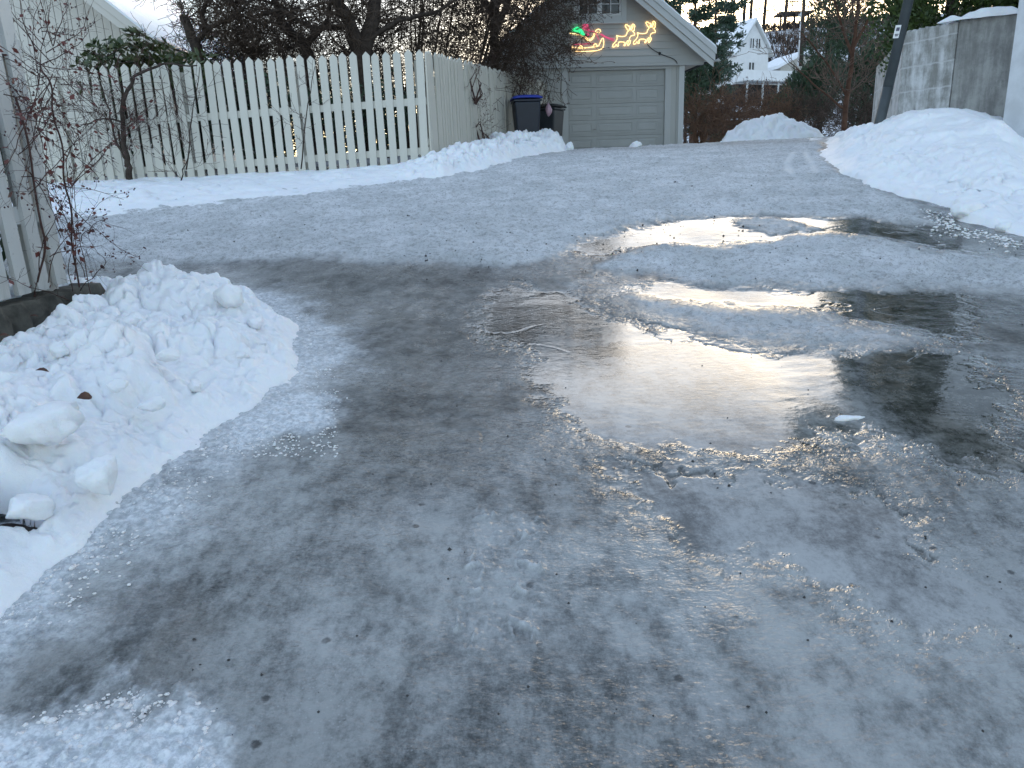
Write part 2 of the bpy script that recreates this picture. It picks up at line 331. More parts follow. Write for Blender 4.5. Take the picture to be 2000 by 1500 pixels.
def road():
    rows, cols = 1350, 1200
    ys = np.geomspace(.75, 19.5+.45, rows)-.45; us = np.linspace(-.98, .98, cols)
    Y, U = np.meshgrid(ys, us, indexing='ij'); X = U*(Y*.98+.75)
    wx = X + fbm(X*3, Y*3, 11, 5, .6)*.13 + fbm(X*14, Y*9, 13, 5, .7)*.06
    wy = Y + fbm(X*3+40, Y*3, 12, 5, .6)*.13 + fbm(X*14+9, Y*9, 14, 5, .7)*.06
    def zone(p, soft, warp=1):
        return ss(-soft, soft, poly_sd(wx if warp else X, wy if warp else Y, p))
    snow = np.maximum.reduce([zone(Z_snowfar, .09), ss(11.5, 12.5, wy), zone(Z_band, .12), zone(Z_band2, .06)*.8, zone(Z_tong, .16)*.8])
    wn_ = fbm(X*9, Y*9, 17, 5, .7)*.16; wet = np.maximum.reduce([ss(-.15, .04, poly_sd(wx, wy, p)+wn_) for p in Z_w]); wetg = np.maximum.reduce([ss(-.25, .08, poly_sd(wx, wy, p)) for p in Z_w])
    dk = np.maximum.reduce([zone(Z_dk[0], .1), zone(Z_dk[1], .15), zone(Z_dk[2], .22)*.75])
    sdn = poly_sd(wx, wy, P_near); toe = ss(-.42, .03, sdn+fbm(X*6, Y*6, 19, 4)*.22)*(Y < 5)
    frost = np.maximum.reduce([zone(p, .05) for p in Z_frost]+[toe*.9])
    wh = np.maximum.reduce([zone(p, .2) for p in Z_white_sheen])
    arc = np.maximum.reduce([zone(p, .03, 0) for p in Z_arc]); frost = np.maximum(frost, arc)
    br = np.maximum.reduce([zone(p, .08) for p in Z_brown])
    far = ss(10, 15, Y)
    wet = wet*(1-snow); wetg = wetg*(1-snow)
    streak = fbm(X*2.0+Y*.9, Y*3.0-X*1.0, 21, 4)
    Z = G(X, Y) + .012
    lump = fbm(X*5, Y*7, 31, 5, .62)
    grit = fbm(X*26, Y*30, 33, 3, .7)
    Z += snow*(.020 + .018*lump + .010*grit + .008*streak + .020*fbm(X*13, Y*11, 35, 3, .6)*(.4+.6*ss(-.3, .3, lump)))
    ice = (1-snow)
    Z += ice*(1-wetg)*(.005*fbm(X*4, Y*5, 41, 4) + .0016*fbm(X*22, Y*26, 42, 3, .6))
    Z += ice*wetg*(.0015*fbm(X*3.2+Y*1.6, Y*7-X, 43, 5, .55)*ss(-.25, .35, fbm(X*1.3, Y*1.6, 44, 3)))
    wsd = np.maximum.reduce([poly_sd(wx, wy, p) for p in Z_w])
    Z += ice*(-.0016*np.exp(-((wsd+wn_*.4)/.012)**2))*ss(-.05, .3, fbm(X*3, Y*3, 45, 2))
    ck = np.abs(fbm(X*2.1+5, Y*3.2, 46, 4)); Z -= ice*.004*ss(.03, .0, ck)*ss(.0, .3, fbm(X*1.1, Y*1.1, 47, 2))
    w1, w2, rid = worley(X*42+grit*.3, Y*42, 55)
    Z += frost*(.005+.010*np.sqrt(np.clip(1-(w1/.6)**2, 0, 1))*rid + .006*lump)
    # flattened terraces left by the water, and the ruts of the wheels
    rut = np.exp(-((X-1.15-.05*(Y-2))/.16)**2)+np.exp(-((X+.38-.02*(Y-2))/.17)**2)
    Z -= .010*rut*(1-snow)*ss(1.5, 3, Y)*(1-ss(6, 9, Y))
    # tyre print near the viewer: raised frozen ribs
    tx, ty = gnd(985, 1120); ang = .10
    lx = (X-tx)*math.cos(ang)-(Y-ty)*math.sin(ang); ly = (X-tx)*math.sin(ang)+(Y-ty)*math.cos(ang)
    inb = ss(.12, .10, np.abs(lx))*ss(.33, .24, np.abs(ly))
    zig = np.abs(((ly*9+np.abs(lx)*5) % 1)-.5)
    seg = ss(-.05, .1, np.sin(ly*52+lx*8)); rib = ss(.14, .03, zig)*ss(.02, .03, np.abs(lx)) + ss(.007, .002, np.abs(lx-.035+.010*np.sin(ly*30)))*.8*seg + ss(.007, .002, np.abs(lx+.055-.008*np.sin(ly*24)))*.7*(1-seg) + .8*ss(.006, .002, np.abs(np.abs(lx)-.10+.01*np.sin(ly*17)))*seg
    brk = ss(-.05, .3, fbm(X*16, Y*16, 61, 3))
    cr = fbm(X*70, Y*70, 62, 2)
    Z += inb*(rib*.010*brk + .007*np.clip(cr, 0, 1)); frost = np.maximum(frost, .38*inb*np.clip(rib*brk+np.clip(cr, 0, 1)*.6, 0, 1))
    # thawed cracks: narrow dark channels
    cd = np.full(X.shape, 9.0)
    for L in ([(1195, 930), (1250, 938), (1300, 948), (1350, 938), (1430, 932), (1480, 940), (1530, 950), (1590, 972)], [(1525, 905), (1560, 915), (1590, 935)], [(1560, 952), (1600, 942), (1660, 945), (1740, 985)], [(1725, 1040), (1760, 1060), (1830, 1095), (1900, 1112), (1990, 1135), (2080, 1175)], [(1260, 628), (1350, 655), (1420, 685), (1500, 690), (1600, 682), (1680, 690)]):
        q = PX(L)
        for (x0, y0), (x1, y1) in zip(q[:-1], q[1:]):
            ex, ey = x1-x0, y1-y0; t_ = np.clip(((wx-x0)*ex+(wy-y0)*ey)/(ex*ex+ey*ey), 0, 1); cd = np.minimum(cd, np.hypot(wx-x0-ex*t_, wy-y0-ey*t_))
    cw_ = .007+.012*np.clip(fbm(X*5, Y*5, 48, 3)+.3, 0, 1); cm = ss(1.2, .5, cd/cw_)*ss(-.35, .1, fbm(X*4+3, Y*4, 49, 2))
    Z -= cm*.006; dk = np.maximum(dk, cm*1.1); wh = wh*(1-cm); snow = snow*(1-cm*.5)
    ids = np.arange(Y.size).reshape(Y.shape)
    Fq = np.stack([ids[:-1, :-1], ids[:-1, 1:], ids[1:, 1:], ids[1:, :-1]], -1).reshape(-1, 4)
    me = npmesh('road', np.stack([X, Y, Z], -1).reshape(-1, 3), Fq, True,
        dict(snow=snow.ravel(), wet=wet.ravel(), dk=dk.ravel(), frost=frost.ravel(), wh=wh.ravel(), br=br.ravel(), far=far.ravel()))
    t = NT('ice_and_packed_snow')
    S, Wt, D, Fr, Wh, Br, Fa = [t.attr(k) for k in ('snow', 'wet', 'dk', 'frost', 'wh', 'br', 'far')]
    n1 = t.noise(1.9, 6, .66, dist=.4); n2 = t.noise(9, 8, .76, scale3=(1.2, .9, 1), dist=.12); n3 = t.noise(45, 5, .7)
    n5 = t.noise(2.2, 6, .7, scale3=(2.6, .55, 1)); cloud = t.add(t.mul(n1, .30), t.add(t.mul(n5, .22), t.add(t.mul(n2, .32), t.add(t.mul(n3, .16), t.mul(t.noise(130, 4, .8), .10)))))
    cl = t.rng(cloud, .455, .635)
    ice = t.mix(cl, (.046, .048, .047), (.30, .306, .302))
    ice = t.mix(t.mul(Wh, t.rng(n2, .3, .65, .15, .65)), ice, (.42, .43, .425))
    dkc = t.mix(t.rng(t.add(n2, t.mul(n3, .4)), .5, .95), (.020, .021, .019), (.17, .168, .155))
    ice = t.mix(t.mul(D, .88), ice, dkc)
    bub = t.rng(t.add(t.vor(95, 'F1', 'Distance'), t.mul(n3, .25)), .22, .42, 1, 0); ice = t.mix(t.mul(t.mul(bub, t.rng(t.noise(4, 4, .6),   .5, .62)), .22), ice, (.55, .58, .6))
    # dark pebbles frozen in
    pv = t.vor(8.5, 'F1', 'Distance'); ps = t.rng(t.add(pv, t.mul(n3, .14)), .13, .19, 1, 0)
    pn = t.rng(n1, .45, .6); ice = t.mix(t.mul(t.mul(ps, pn), .8), ice, (.018, .018, .018))
    ice = t.mix(t.mul(Br, t.rng(n2, .3, .6, .1, .4)), ice, (.11, .09, .07))
    frc = t.mix(t.rng(n3, .35, .65), (.45, .48, .51), (.84, .87, .9)); ice = t.mix(t.mul(Fr, .85), ice, frc)
    g1 = t.noise(30, 6, .8); g2 = t.noise(120, 3, .8)
    g0 = t.noise(13, 6, .85); gr = t.rng(t.add(t.mul(g0, .35), t.add(t.mul(g1, .45), t.mul(g2, .2))), .485, .575)
    pk = t.mix(t.rng(t.noise(2.5, 6, .68), .35, .68), (.68, .70, .71), (.89, .90, .92))
    pk = t.mix(Fa, pk, t.mix(t.rng(t.noise(.9, 4), .35, .65), (.50, .475, .45), (.70, .70, .70)))
    pk = t.mix(t.mul(gr, .58), pk, (.17, .165, .155)); pk = t.mix(t.mul(Fr, .7), pk, (.86, .88, .9))
    col = t.mix(t.mul(S, .95), ice, pk)
    # surface relief
    ripN = t.noise(34, 2, .4, scale3=(.8, 1.25, 1)); rip2 = t.noise(11, 4, .55, scale3=(.7, 1.2, 1)); crk = t.vor(5, 'DISTANCE_TO_EDGE')
    rip3 = t.noise(88, 2, .45, scale3=(.75, 1.3, 1)); rgh = t.rng(t.noise(1.3, 4, .6), .35, .62, .45, 1.5)
    hi = t.add(t.mul(ripN, .6), t.add(t.mul(rip2, .9), t.add(t.mul(rip3, .42), t.mul(n3, .2))))
    hs = t.add(t.mul(g0, 2.6), t.add(t.mul(g1, 2.0), t.mul(g2, .6)))
    hgt = t.fmix(S, t.mul(hi, t.fmix(Wt, t.mul(rgh, 1.3), .08)), hs)
    nrm = t.bump(hgt, 1.0, .008)
    hc = t.mul(t.add(t.mul(rip3, .40), t.add(t.mul(ripN, .6), t.mul(rip2, .9))), t.fmix(Wt, t.mul(rgh, 1.5), .09))
    nc = t.bump(hc, 1.0, .006)
    dry = t.rng(t.noise(2.2, 5, .65), .42, .62)
    rough = t.fmix(S, t.fmix(Wt, t.fmix(dry, .16, .42), .05), .75)
    rough = t.fmix(Fr, rough, .4)
    t.b.inputs['IOR'].default_value = 1.33; t.b.inputs['Coat IOR'].default_value = 1.33
    coat = t.mul(t.math('SUBTRACT', 1, S), t.fmix(Wt, t.rng(dry, 0, 1, .75, .2), 1.0))
    t.set(Base_Color=col, Roughness=rough, Normal=nrm, Coat_Weight=coat, Coat_Roughness=t.fmix(Wt, .12, .02), Coat_Normal=nc)
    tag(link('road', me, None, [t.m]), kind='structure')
road()

# ------------------------------------------------------------------ snow banks
def bank(name, label, poly, res, hf, mat, cat='snow bank', mound=True, warp=.035):
    xs = [p[0] for p in poly]; yy = [p[1] for p in poly]
    gx = np.arange(min(xs)-.15, max(xs)+.15, res); gy = np.arange(min(yy)-.15, max(yy)+.15, res)
    X, Y = np.meshgrid(gx, gy, indexing='xy')
    wx = X+fbm(X*4, Y*4, 71, 4)*.07; wy = Y+fbm(X*4+9, Y*4, 72, 4)*.07
    sd = poly_sd(wx, wy, poly)
    h = hf(X, Y, sd)
    keep = (h > -.02)
    Z = G(X, Y)+h
    Xo = X+fbm(X*9, Y*9, 73, 3)*warp*ss(0, .1, h); Yo = Y+fbm(X*9+5, Y*9, 74, 3)*warp*ss(0, .1, h)
    ids = np.arange(X.size).reshape(X.shape)
    fk = keep[:-1, :-1] & keep[1:, :-1] & keep[:-1, 1:] & keep[1:, 1:]
    Fq = np.stack([ids[:-1, :-1][fk], ids[:-1, 1:][fk], ids[1:, 1:][fk], ids[1:, :-1][fk]], -1)
    used = np.unique(Fq); rem = np.full(X.size, -1); rem[used] = np.arange(len(used))
    me = npmesh(name, np.stack([Xo, Yo, Z], -1).reshape(-1, 3)[used], rem[Fq])
    return tag(link(name, me, None, [mat]), label, cat)
def lumps(X, Y, sc, seed, pw=.5):
    w1, w2, rid = worley(X*sc+fbm(X*sc, Y*sc, seed+3, 3)*.35, Y*sc+fbm(X*sc+7, Y*sc, seed+4, 3)*.35, seed)
    dome = np.sqrt(np.clip(1-(w1/.95)**2, 0, 1)); return dome*(.35+rid) * ss(0, .12, w2-w1)**pw
def h_near(X, Y, sd):
    b = (.31-.07*ss(3.3, 4.6, Y))*ss(-.02, .60, sd)**.8
    b = b*(.8+.35*fbm(X*1.4, Y*1.4, 81, 3)) + .03*ss(-.03, .10, sd)
    a = ss(0, .35, sd)
    h = b + a*(.045*(lumps(X, Y, 3.6, 82, .3)-.5) + .050*(lumps(X, Y, 8, 83, .35)-.4)*(.35+1.1*ss(-.2, .35, fbm(X*2.3, Y*2.3, 88, 3)))+.03*fbm(X*2.6, Y*2.6, 89, 2)+.05*fbm(X*5, Y*5, 86, 4, .6)) + ss(0, .1, sd)*(.022*(lumps(X, Y, 17, 84, .3)-.3)+.016*fbm(X*26, Y*26, 85, 4, .65))
    h += .05*np.exp(-((X+1.7)**2+(Y-4.35)**2)/.05)*a + .05*np.exp(-((X+1.25)**2+(Y-3.9)**2)/.03)*a
    # hollow at the frame edge, darkened by an added lump, and the melted hollow by the fence foundation
    px, py = gnd(25, 945, off=.2)
    h -= .55*np.exp(-(((X-px+.14)/.15)**2+((Y-py)/.085)**2)**2)
    h -= .20*ss(.35, .0, np.abs(X+2.42))*ss(4.75, 4.45, Y)
    return np.where(sd < -.03, -.1, h)
bank('snow_bank', 'big lumpy heap of shovelled snow in the left foreground below the old picket fence', P_near, .009, h_near, M_snowd, warp=.03)
def h_strip(X, Y, sd):
    a = ss(0, .6, sd)
    h = .055*ss(-.02, 1.0, sd)**.8+.03*ss(-.03, .05, sd) + a*(.06*fbm(X*1.2, Y*1.2, 91, 4)+.03*(lumps(X, Y, 2.4, 92)-.4)) + .014*fbm(X*10, Y*10, 93, 4)
    k = ss(-1.6, -.4, X)                                  # rougher ploughed ridge towards the bins
    h += k*ss(0, .25, sd)*(.09*ss(11.8, 13.6, Y)+.12*lumps(X, Y, 3.0, 94)+.11*lumps(X, Y, 7, 95)+.03*fbm(X*16, Y*16, 96, 3))
    return np.where(sd < -.05, -.1, h)
P_strip = PX([(-200, 440), (100, 434), (250, 424), (420, 408), (600, 386), (760, 362), (880, 350), (940, 336), (1000, 320), (1060, 305), (1106, 300)]) + [(1.42, 16.3), (1.2, 16.9), (.3, 16.4), (-.2, 14.0), (-1.15, 10.75), (-7, 10.95), (-9, 11)]
bank('snow_bank', 'long low strip of snow along the foot of the white picket fence', P_strip, .022, h_strip, M_snow, warp=.05)
def h_right(X, Y, sd):
    a = ss(0, .4, sd)
    h = .54*ss(-.02, 2.1, sd)**.85+.07*ss(-.03, .06, sd)
    h = h + a*(.13*fbm(X*1.1+Y*.6, Y*.8, 102, 3)) + ss(1.3, .1, sd)*a*(.13*(lumps(X, Y, 3.0, 103)-.3)*(.4+ss(-.1, .4, fbm(X, Y, 106, 2)))+.05*lumps(X, Y, 8, 105)) + a*.05*np.abs(fbm(X*2.6-Y*1.6, Y*1.2+X*.7, 107, 4)) + .012*fbm(X*14, Y*14, 104, 4)
    h *= (1-.52*ss(.625, .70, X/np.maximum(Y, 1)))*(.12+.88*ss(.412, .462, X/np.maximum(Y, 1)))
    h += .20*np.exp(-((X-4.55)**2/.25+(Y-9.0)**2/.5))
    q_ = at(1990, 285, 8.35); h -= .42*np.exp(-((X-q_.x)**2/.12+(Y-q_.y)**2/.35))
    return np.where(sd < -.05, -.1, h)
P_right = PX([(1612, 284), (1600, 305), (1640, 340), (1700, 368), (1790, 392), (1850, 408), (1870, 436), (1940, 448), (2000, 468), (2300, 560)]) + [(8, 4), (8, 9.6), (5.6, 10.6), (5.8, 14), (4.9, 14)]
bank('snow_bank', 'smooth high snow bank piled against the grey concrete wall on the right', P_right, .022, h_right, M_snow, warp=.05)
def h_mound(X, Y, sd):
    h = .44*ss(-.02, 1.0, sd)**.8 + ss(0, .3, sd)*(.13*(lumps(X, Y, 2.2, 112)-.4)+.07*(lumps(X, Y, 6, 113)-.3)+.02*fbm(X*14, Y*14, 114, 3))
    return np.where(sd < -.05, -.1, h)
_a = at(1385, 280, 16.4); _b = at(1606, 272, 16.4)
P_mound = [(_a.x, 16.0), (_a.x+.5, 15.4), (_b.x-.5, 15.3), (_b.x+.1, 16.2), (_b.x-.2, 17.3), (_a.x+.4, 17.3)]
bank('snow_pile', 'rough pile of ploughed snow on the crest of the road right of the garage', P_mound, .03, h_mound, M_snow, 'snow pile', warp=.05)

def rock(name, size, seed, mat, sub=4, rough=.25):
    import bmesh
    bm = bmesh.new(); bmesh.ops.create_icosphere(bm, subdivisions=sub, radius=1)
    co = np.array([v.co for v in bm.verts]); r = 1+rough*1.3*fbm(co[:, 0]*1.1+co[:, 2]*.7+seed, co[:, 1]*1.1-co[:, 2]*.6, seed, 3)+.06*fbm(co[:, 0]*4+seed, co[:, 1]*4+co[:, 2]*4, seed, 2)
    rs = np.random.RandomState(seed*7+1); cn = rs.normal(size=(11, 3)); cn /= np.linalg.norm(cn, axis=1)[:, None]; cd = rs.uniform(.45, .8, 11)
    q = co*r[:, None]
    for n_, d_ in zip(cn, cd): ex = np.clip(q@n_-d_, 0, None); q = q-ex[:, None]*n_*.62
    q *= (1+.13*fbm(q[:, 0]*3+seed, q[:, 1]*3+q[:, 2]*2, seed+2, 3)+.06*fbm(q[:, 0]*14+seed, q[:, 1]*14+q[:, 2]*9, seed+5, 2))[:, None]
    for v, k in zip(bm.verts, q): v.co = Vector(k); v.co.x *= size[0]; v.co.y *= size[1]; v.co.z *= size[2]
    me = bpy.data.meshes.new(name); bm.to_mesh(me); bm.free(); me.polygons.foreach_set('use_smooth', [True]*len(me.polygons))
    return link(name, me, None, [mat])
def chunk(px, py, s, seed, label, rz=0, off=0., name='snow_chunk', cat='snow chunk', group=None, mat=None):
    x, y = gnd(px, py, off=off); o = rock(name, s, seed, mat or M_snowd)
    o.location = (x, y, float(G(x, y))+off+s[2]*.45); o.rotation_euler = (0, 0, rz); return tag(o, label, cat, group)
chunk(548, 722, (.115, .05, .040), 3, 'long flat chunk of snow at the right tip of the foreground snow heap', -.35)
chunk(552, 755, (.055, .035, .024), 4, 'small rounded chunk of snow fallen onto the ice just below the long chunk')
chunk(510, 742, (.05, .035, .025), 5, 'small chunk of snow tucked between the heap and the long chunk')
chunk(1655, 822, (.065, .022, .014), 6, 'thin white piece of ice lying alone in the bright meltwater', .1, name='ice_piece', cat='ice piece')
chunk(80, 855, (.115, .10, .085), 8, 'large smooth peaked chunk of snow at the left edge of the heap', .3, off=.23)
chunk(55, 1010, (.065, .055, .05), 9, 'upright block of snow below the dark hollow at the left edge', .2, off=.115)
chunk(195, 950, (.075, .07, .07), 12, 'rounded block of snow on the lower slope of the heap', .9, off=.10)
chunk(450, 590, (.10, .08, .08), 13, 'pale round block on the far right shoulder of the foreground snow heap', .2, off=.22)
chunk(1885, 425, (.16, .11, .09), 14, 'rounded chunk of snow at the toe of the right hand snow bank', .2, off=.02)
chunk(1962, 452, (.09, .06, .05), 15, 'small chunk beside the toe of the right hand snow bank, at the right edge', .2, off=.0)
chunk(1241, 290, (.13, .1, .09), 16, 'small snow clod lying in front of the garage door', .2, off=.02)
chunk(1113, 297, (.09, .08, .12), 17, 'small pointed snow clod at the left foot of the garage door', .2, off=.0)
for i, (px, py, off, sz_, lb_) in enumerate([(250, 640, .30, .05, 'loose snow clod near the middle of the crest of the foreground heap'), (330, 700, .28, .045, 'loose snow clod right of the centre of the foreground heap'), (120, 690, .32, .05, 'loose snow clod just above the flat brown leaf'),
    (400, 650, .24, .04, 'loose snow clod below the pale block on the right shoulder'), (470, 700, .14, .04, 'loose snow clod low on the right slope, left of the long chunk'), (300, 800, .2, .045, 'loose snow clod right of the curled leaf, low on the slope'),
    (500, 640, .18, .05, 'loose snow clod at the right rim of the heap above the long chunk'), (230, 760, .28, .04, 'small loose snow clod close beside the curled leaf'), (380, 760, .16, .035, 'smallest loose snow clod, midway down the front slope'),]):
    chunk(px, py, (sz_*1.2, sz_, sz_*.7), 40+i, lb_, i*.7, off=off-.035, group='loose clods in the foreground heap')
def leaf(px, py, off, s, rz, label, tilt=.6):
    x, y = gnd(px, py, off=off); m = MB()
    pts = [(-1, 0), (-.5, .38), (0, .5), (.5, .36), (1, 0), (.5, -.36), (0, -.5), (-.5, -.38)]
    m.add([(a*s, b*s, .25*s*abs(b)*2-.15*s*a*a) for a, b in pts]+[(0, 0, 0)], [(i, (i+1) % 8, 8) for i in range(8)], True)
    o = m.build('dead_leaf', M_lf); o.location = (x, y, float(G(x, y))+off+.012); o.rotation_euler = (tilt, .2, rz)
    sol = o.modifiers.new('s', 'SOLIDIFY'); sol.thickness = .0008
    tag(o, label, 'leaf', 'dead leaves on the snow')
M_lf = leafmat('dead_leaf', (.09, .035, .02), (.05, .025, .018), .6)
leaf(168, 782, .33, .030, 1.3, 'curled dark brown leaf standing on the foreground snow heap', 1.0)
leaf(84, 731, .33, .022, .1, 'flat thin brown leaf on the snow left of the curled leaf', .2)
leaf(68, 622, .28, .018, .2, 'small brown leaf on the snow under the fence foundation', .2)
leaf(150, 592, .28, .02, 1.2, 'dark leaf stuck upright at the corner of the fence foundation', 1.0)
leaf(10, 661, .33, .018, .8, 'tiny dark leaf near the left edge of the snow heap', .6)

lx_, ly_ = gnd(25, 945, off=.2)
lt_ = rock('hollow_fill', (.24, .15, .05), 77, simple('dark_hollow_fill', (.022, .014, .010), .8, .5, 30, .01, 60)); lt_.location = (lx_-.1, ly_, float(G(lx_, ly_))+.0); tag(lt_, 'dark brown lump added to darken a hollow of the heap at the left edge', 'dark fill')  # dark lump added under the hollow so it reads as shaded
# loose grit on the ice: nobody could count it
def gritstones():
    n = 1500; px = RS.uniform(150, 2000, n*3); py = 300+RS.uniform(0, 1, n*3)**.8*1150
    V = []; Fc = []; k = 0
    for a, b in zip(px, py):
        if k >= n: break
        w = 1.0 if (1020 < a < 1330 and 480 < b < 560) else (.6 if b < 560 else .035)
        if RS.rand() > w: continue
        if b > 500 and a < 640 and b < 1250: continue
        if b < 340 and a < 1000 or a > 1500 and b < 480: continue
        x, y = gnd(a, b); z = float(G(x, y))+.02*(b < 560)+.012; s = RS.uniform(.002, .0055)*(1+.5*(RS.rand() < .06))*(1+.5*(b < 520)); base = len(V)
        q = RS.uniform(.6, 1.4, (6, 3))*s
        P = np.array([(1, 0, 0), (-1, 0, 0), (0, 1, 0), (0, -1, 0), (0, 0, 1), (0, 0, -1)])*q
        for p in P: V.append((x+p[0], y+p[1], z+p[2]))
        for f in ((0, 2, 4), (2, 1, 4), (1, 3, 4), (3, 0, 4), (2, 0, 5), (1, 2, 5), (3, 1, 5), (0, 3, 5)): Fc.append(tuple(i+base for i in f))
        k += 1
    me = npmesh('grit', V, Fc, False); tag(link('grit', me, None, [simple('grit_stone', (.035, .033, .032), .7, .4, 30)]), 'dark grit scattered on the icy road', 'grit', kind='stuff')
gritstones()

def crumbs():
    import bmesh
    bm = bmesh.new(); bmesh.ops.create_icosphere(bm, subdivisions=1, radius=1); cv = np.array([v.co for v in bm.verts]); cf = np.array([[v.index for v in f.verts] for f in bm.faces]); bm.free()
    px = []; py = []; sz = []
    for _ in range(5200):                                   # crust at the lower left
        a, b = RS.uniform(-40, 420), RS.uniform(1350, 1510)
        if b > 1350+abs(a-270)*.25+RS.uniform(0, 60): px.append(a); py.append(b); sz.append(RS.uniform(.0012, .0055)*(1+(RS.rand() < .06)))
    toe = [(0, 1215), (100, 1130), (200, 1045), (290, 965), (360, 900), (430, 850), (520, 775), (585, 735), (595, 690), (585, 640), (545, 580)]
    for _ in range(1500):
        i = RS.randint(len(toe)-1); t = RS.rand(); a = toe[i][0]*(1-t)+toe[i+1][0]*t; b = toe[i][1]*(1-t)+toe[i+1][1]*t
        k = abs(RS.normal())*38; px.append(a+k*.8); py.append(b+k*.55); sz.append(RS.uniform(.0015, .0055)*(1+1.0*(RS.rand() < .04)))
    for _ in range(700):                                    # frosty patch beside the heap and stray crumbs by the long bank
        px.append(RS.uniform(440, 660)); py.append(RS.uniform(770, 900)); sz.append(RS.uniform(.002, .006))
    rt = [(1640, 350), (1700, 378), (1790, 402), (1850, 425), (1870, 445), (1940, 460), (2000, 480)]
    for _ in range(500):
        i = RS.randint(len(rt)-1); t = RS.rand(); k = abs(RS.normal())*10; px.append(rt[i][0]*(1-t)+rt[i+1][0]*t-k*1.5); py.append(rt[i][1]*(1-t)+rt[i+1][1]*t+k); sz.append(RS.uniform(.004, .013))
    V = []; Fc = []
    for k, (a, b, s_) in enumerate(zip(px, py, sz)):
        x, y = gnd(a, b); z = float(G(x, y))+.012+s_*.3
        V.append(cv*(s_*RS.uniform(.55, 1.35, 3)*np.array([1.2, 1.2, .6]))*RS.uniform(.8, 1.2, (len(cv), 1))+np.array([x, y, z])); Fc.append(cf+k*len(cv))
    tag(link('snow_crumbs', npmesh('snow_crumbs', np.concatenate(V), np.concatenate(Fc)), None, [M_snow]), 'loose crumbs of snow and ice spilled on the road', 'snow crumbs', kind='stuff')
crumbs()
# ------------------------------------------------------------------ picket fences
def picket_mesh(w, t, h, point=.05):
    pts = [(-w/2, 0), (w/2, 0), (w/2, h-point), (0, h), (-w/2, h-point)]
    m = MB().prism(pts, -t/2, t/2); me = bpy.data.meshes.new('picket'); me.from_pydata(m.v, [], m.f); me.update(); return me
def picket_fence(A, B, zA, zB, n, w, t, h, mat, label, hf=None, rails=(.25, 1.0), rh=.09, posts=4, cat='fence', tilt=.0065, post_w=.10, point=.05):
    A = Vector((A[0], A[1], 0)); B = Vector((B[0], B[1], 0)); d = B-A; L = d.length; ang = math.atan2(d.y, d.x)
    root = empty('picket_fence', (A.x, A.y, zA), ang, label, cat); me = None
    for i in range(n):
        x = L*(i+.5)/n; z = (zB-zA)*x/L; hh = h(x/L) if callable(h) else h
        if me is None or callable(h) or i % 9 == 0: me = picket_mesh(w*(1+.03*math.sin(i*7)), t, hh+RS.uniform(-.012, .012), point)
        if not me.materials: me.materials.append(mat)
        o = link('picket', me, root); o.location = (x, -t/2-.001, z+RS.uniform(-.008, .008)); o.rotation_euler = (RS.uniform(-tilt, tilt)*2, RS.uniform(-tilt, tilt)*2, 0)
    for r in rails:
        m = MB(); z0, z1 = r, r+(zB-zA)
        m.add([(0, 0, z0), (L, 0, z1), (L, .045, z1), (0, .045, z0), (0, 0, z0+rh), (L, 0, z1+rh), (L, .045, z1+rh), (0, .045, z0+rh)],
              [(0, 3, 2, 1), (4, 5, 6, 7), (0, 1, 5, 4), (1, 2, 6, 5), (2, 3, 7, 6), (3, 0, 4, 7)]).build('rail', mat, root)
    for i in range(posts):
        x = .06+(L-.12)*i/(posts-1); z = (zB-zA)*x/L; hh = (h(x/L) if callable(h) else h)
        MB().box(x-post_w/2, x+post_w/2, .046, .046+post_w, z-.3, z+hh-.12).build('post', mat, root)
    return root
CORN = (-1.0, 10.5)
zc = 1.575; zl = 1.43
picket_fence((-7.6, 10.75), CORN, zl-.05, zc, 47, .098, .022, lambda s: 1.64-.145*s, M_fence, 'long white picket fence with gaps, facing the road behind a strip of snow', rails=(.19, .82), posts=5)
zend = 1.93
picket_fence(CORN, (1.02, 18.35), zc, zend, 72, .098, .022, lambda s: 1.49+.115*s, M_fence2, 'yellowed white board fence running from the corner back to the garage', rails=(.3, 1.1), posts=5)
nf = picket_fence((-2.55, 2.1), (-2.55, 4.30), .912, .912, 13, .101, .024, 1.75, M_nearf, 'old weathered picket fence close by on the left, on a low foundation', rails=(.35, 1.2), posts=3, tilt=.006)
def foundation():
    gx = np.linspace(0, 2.42, 60); m = MB(); vs_ = []
    n = 60
    for i, x in enumerate(gx):
        for (yy, zz) in ((-.10, -.55), (-.085, -.10), (-.06, -.035), (.12, -.03), (.14, -.55)):
            vs_.append((x, yy+.02*math.sin(i*1.7+zz*9)+RS.uniform(-.006, .006), zz+RS.uniform(-.012, .006)))
    fs = [(i*5+k, i*5+k+5, i*5+k+6, i*5+k+1) for i in range(n-1) for k in range(4)]+[(0, 1, 2, 3, 4), tuple((n-1)*5+k for k in (4, 3, 2, 1, 0))]
    m.add(vs_, fs, True); o = m.build('foundation', simple('mossy_stone', (.085, .08, .065), .95, .5, 9, .02, 22), nf)
foundation()

# ------------------------------------------------------------------ garage
GP = at(1172, 293, 18.6); GZ = 1.95
GA = R(5.0)
gar = empty('garage', (GP.x, GP.y, GZ), GA, 'pale grey timber garage with a panelled door under a snowy gable roof', 'garage')
hw, he, dp, tanp = 2.0, 1.97, 6.0, .77
apex = 3.84
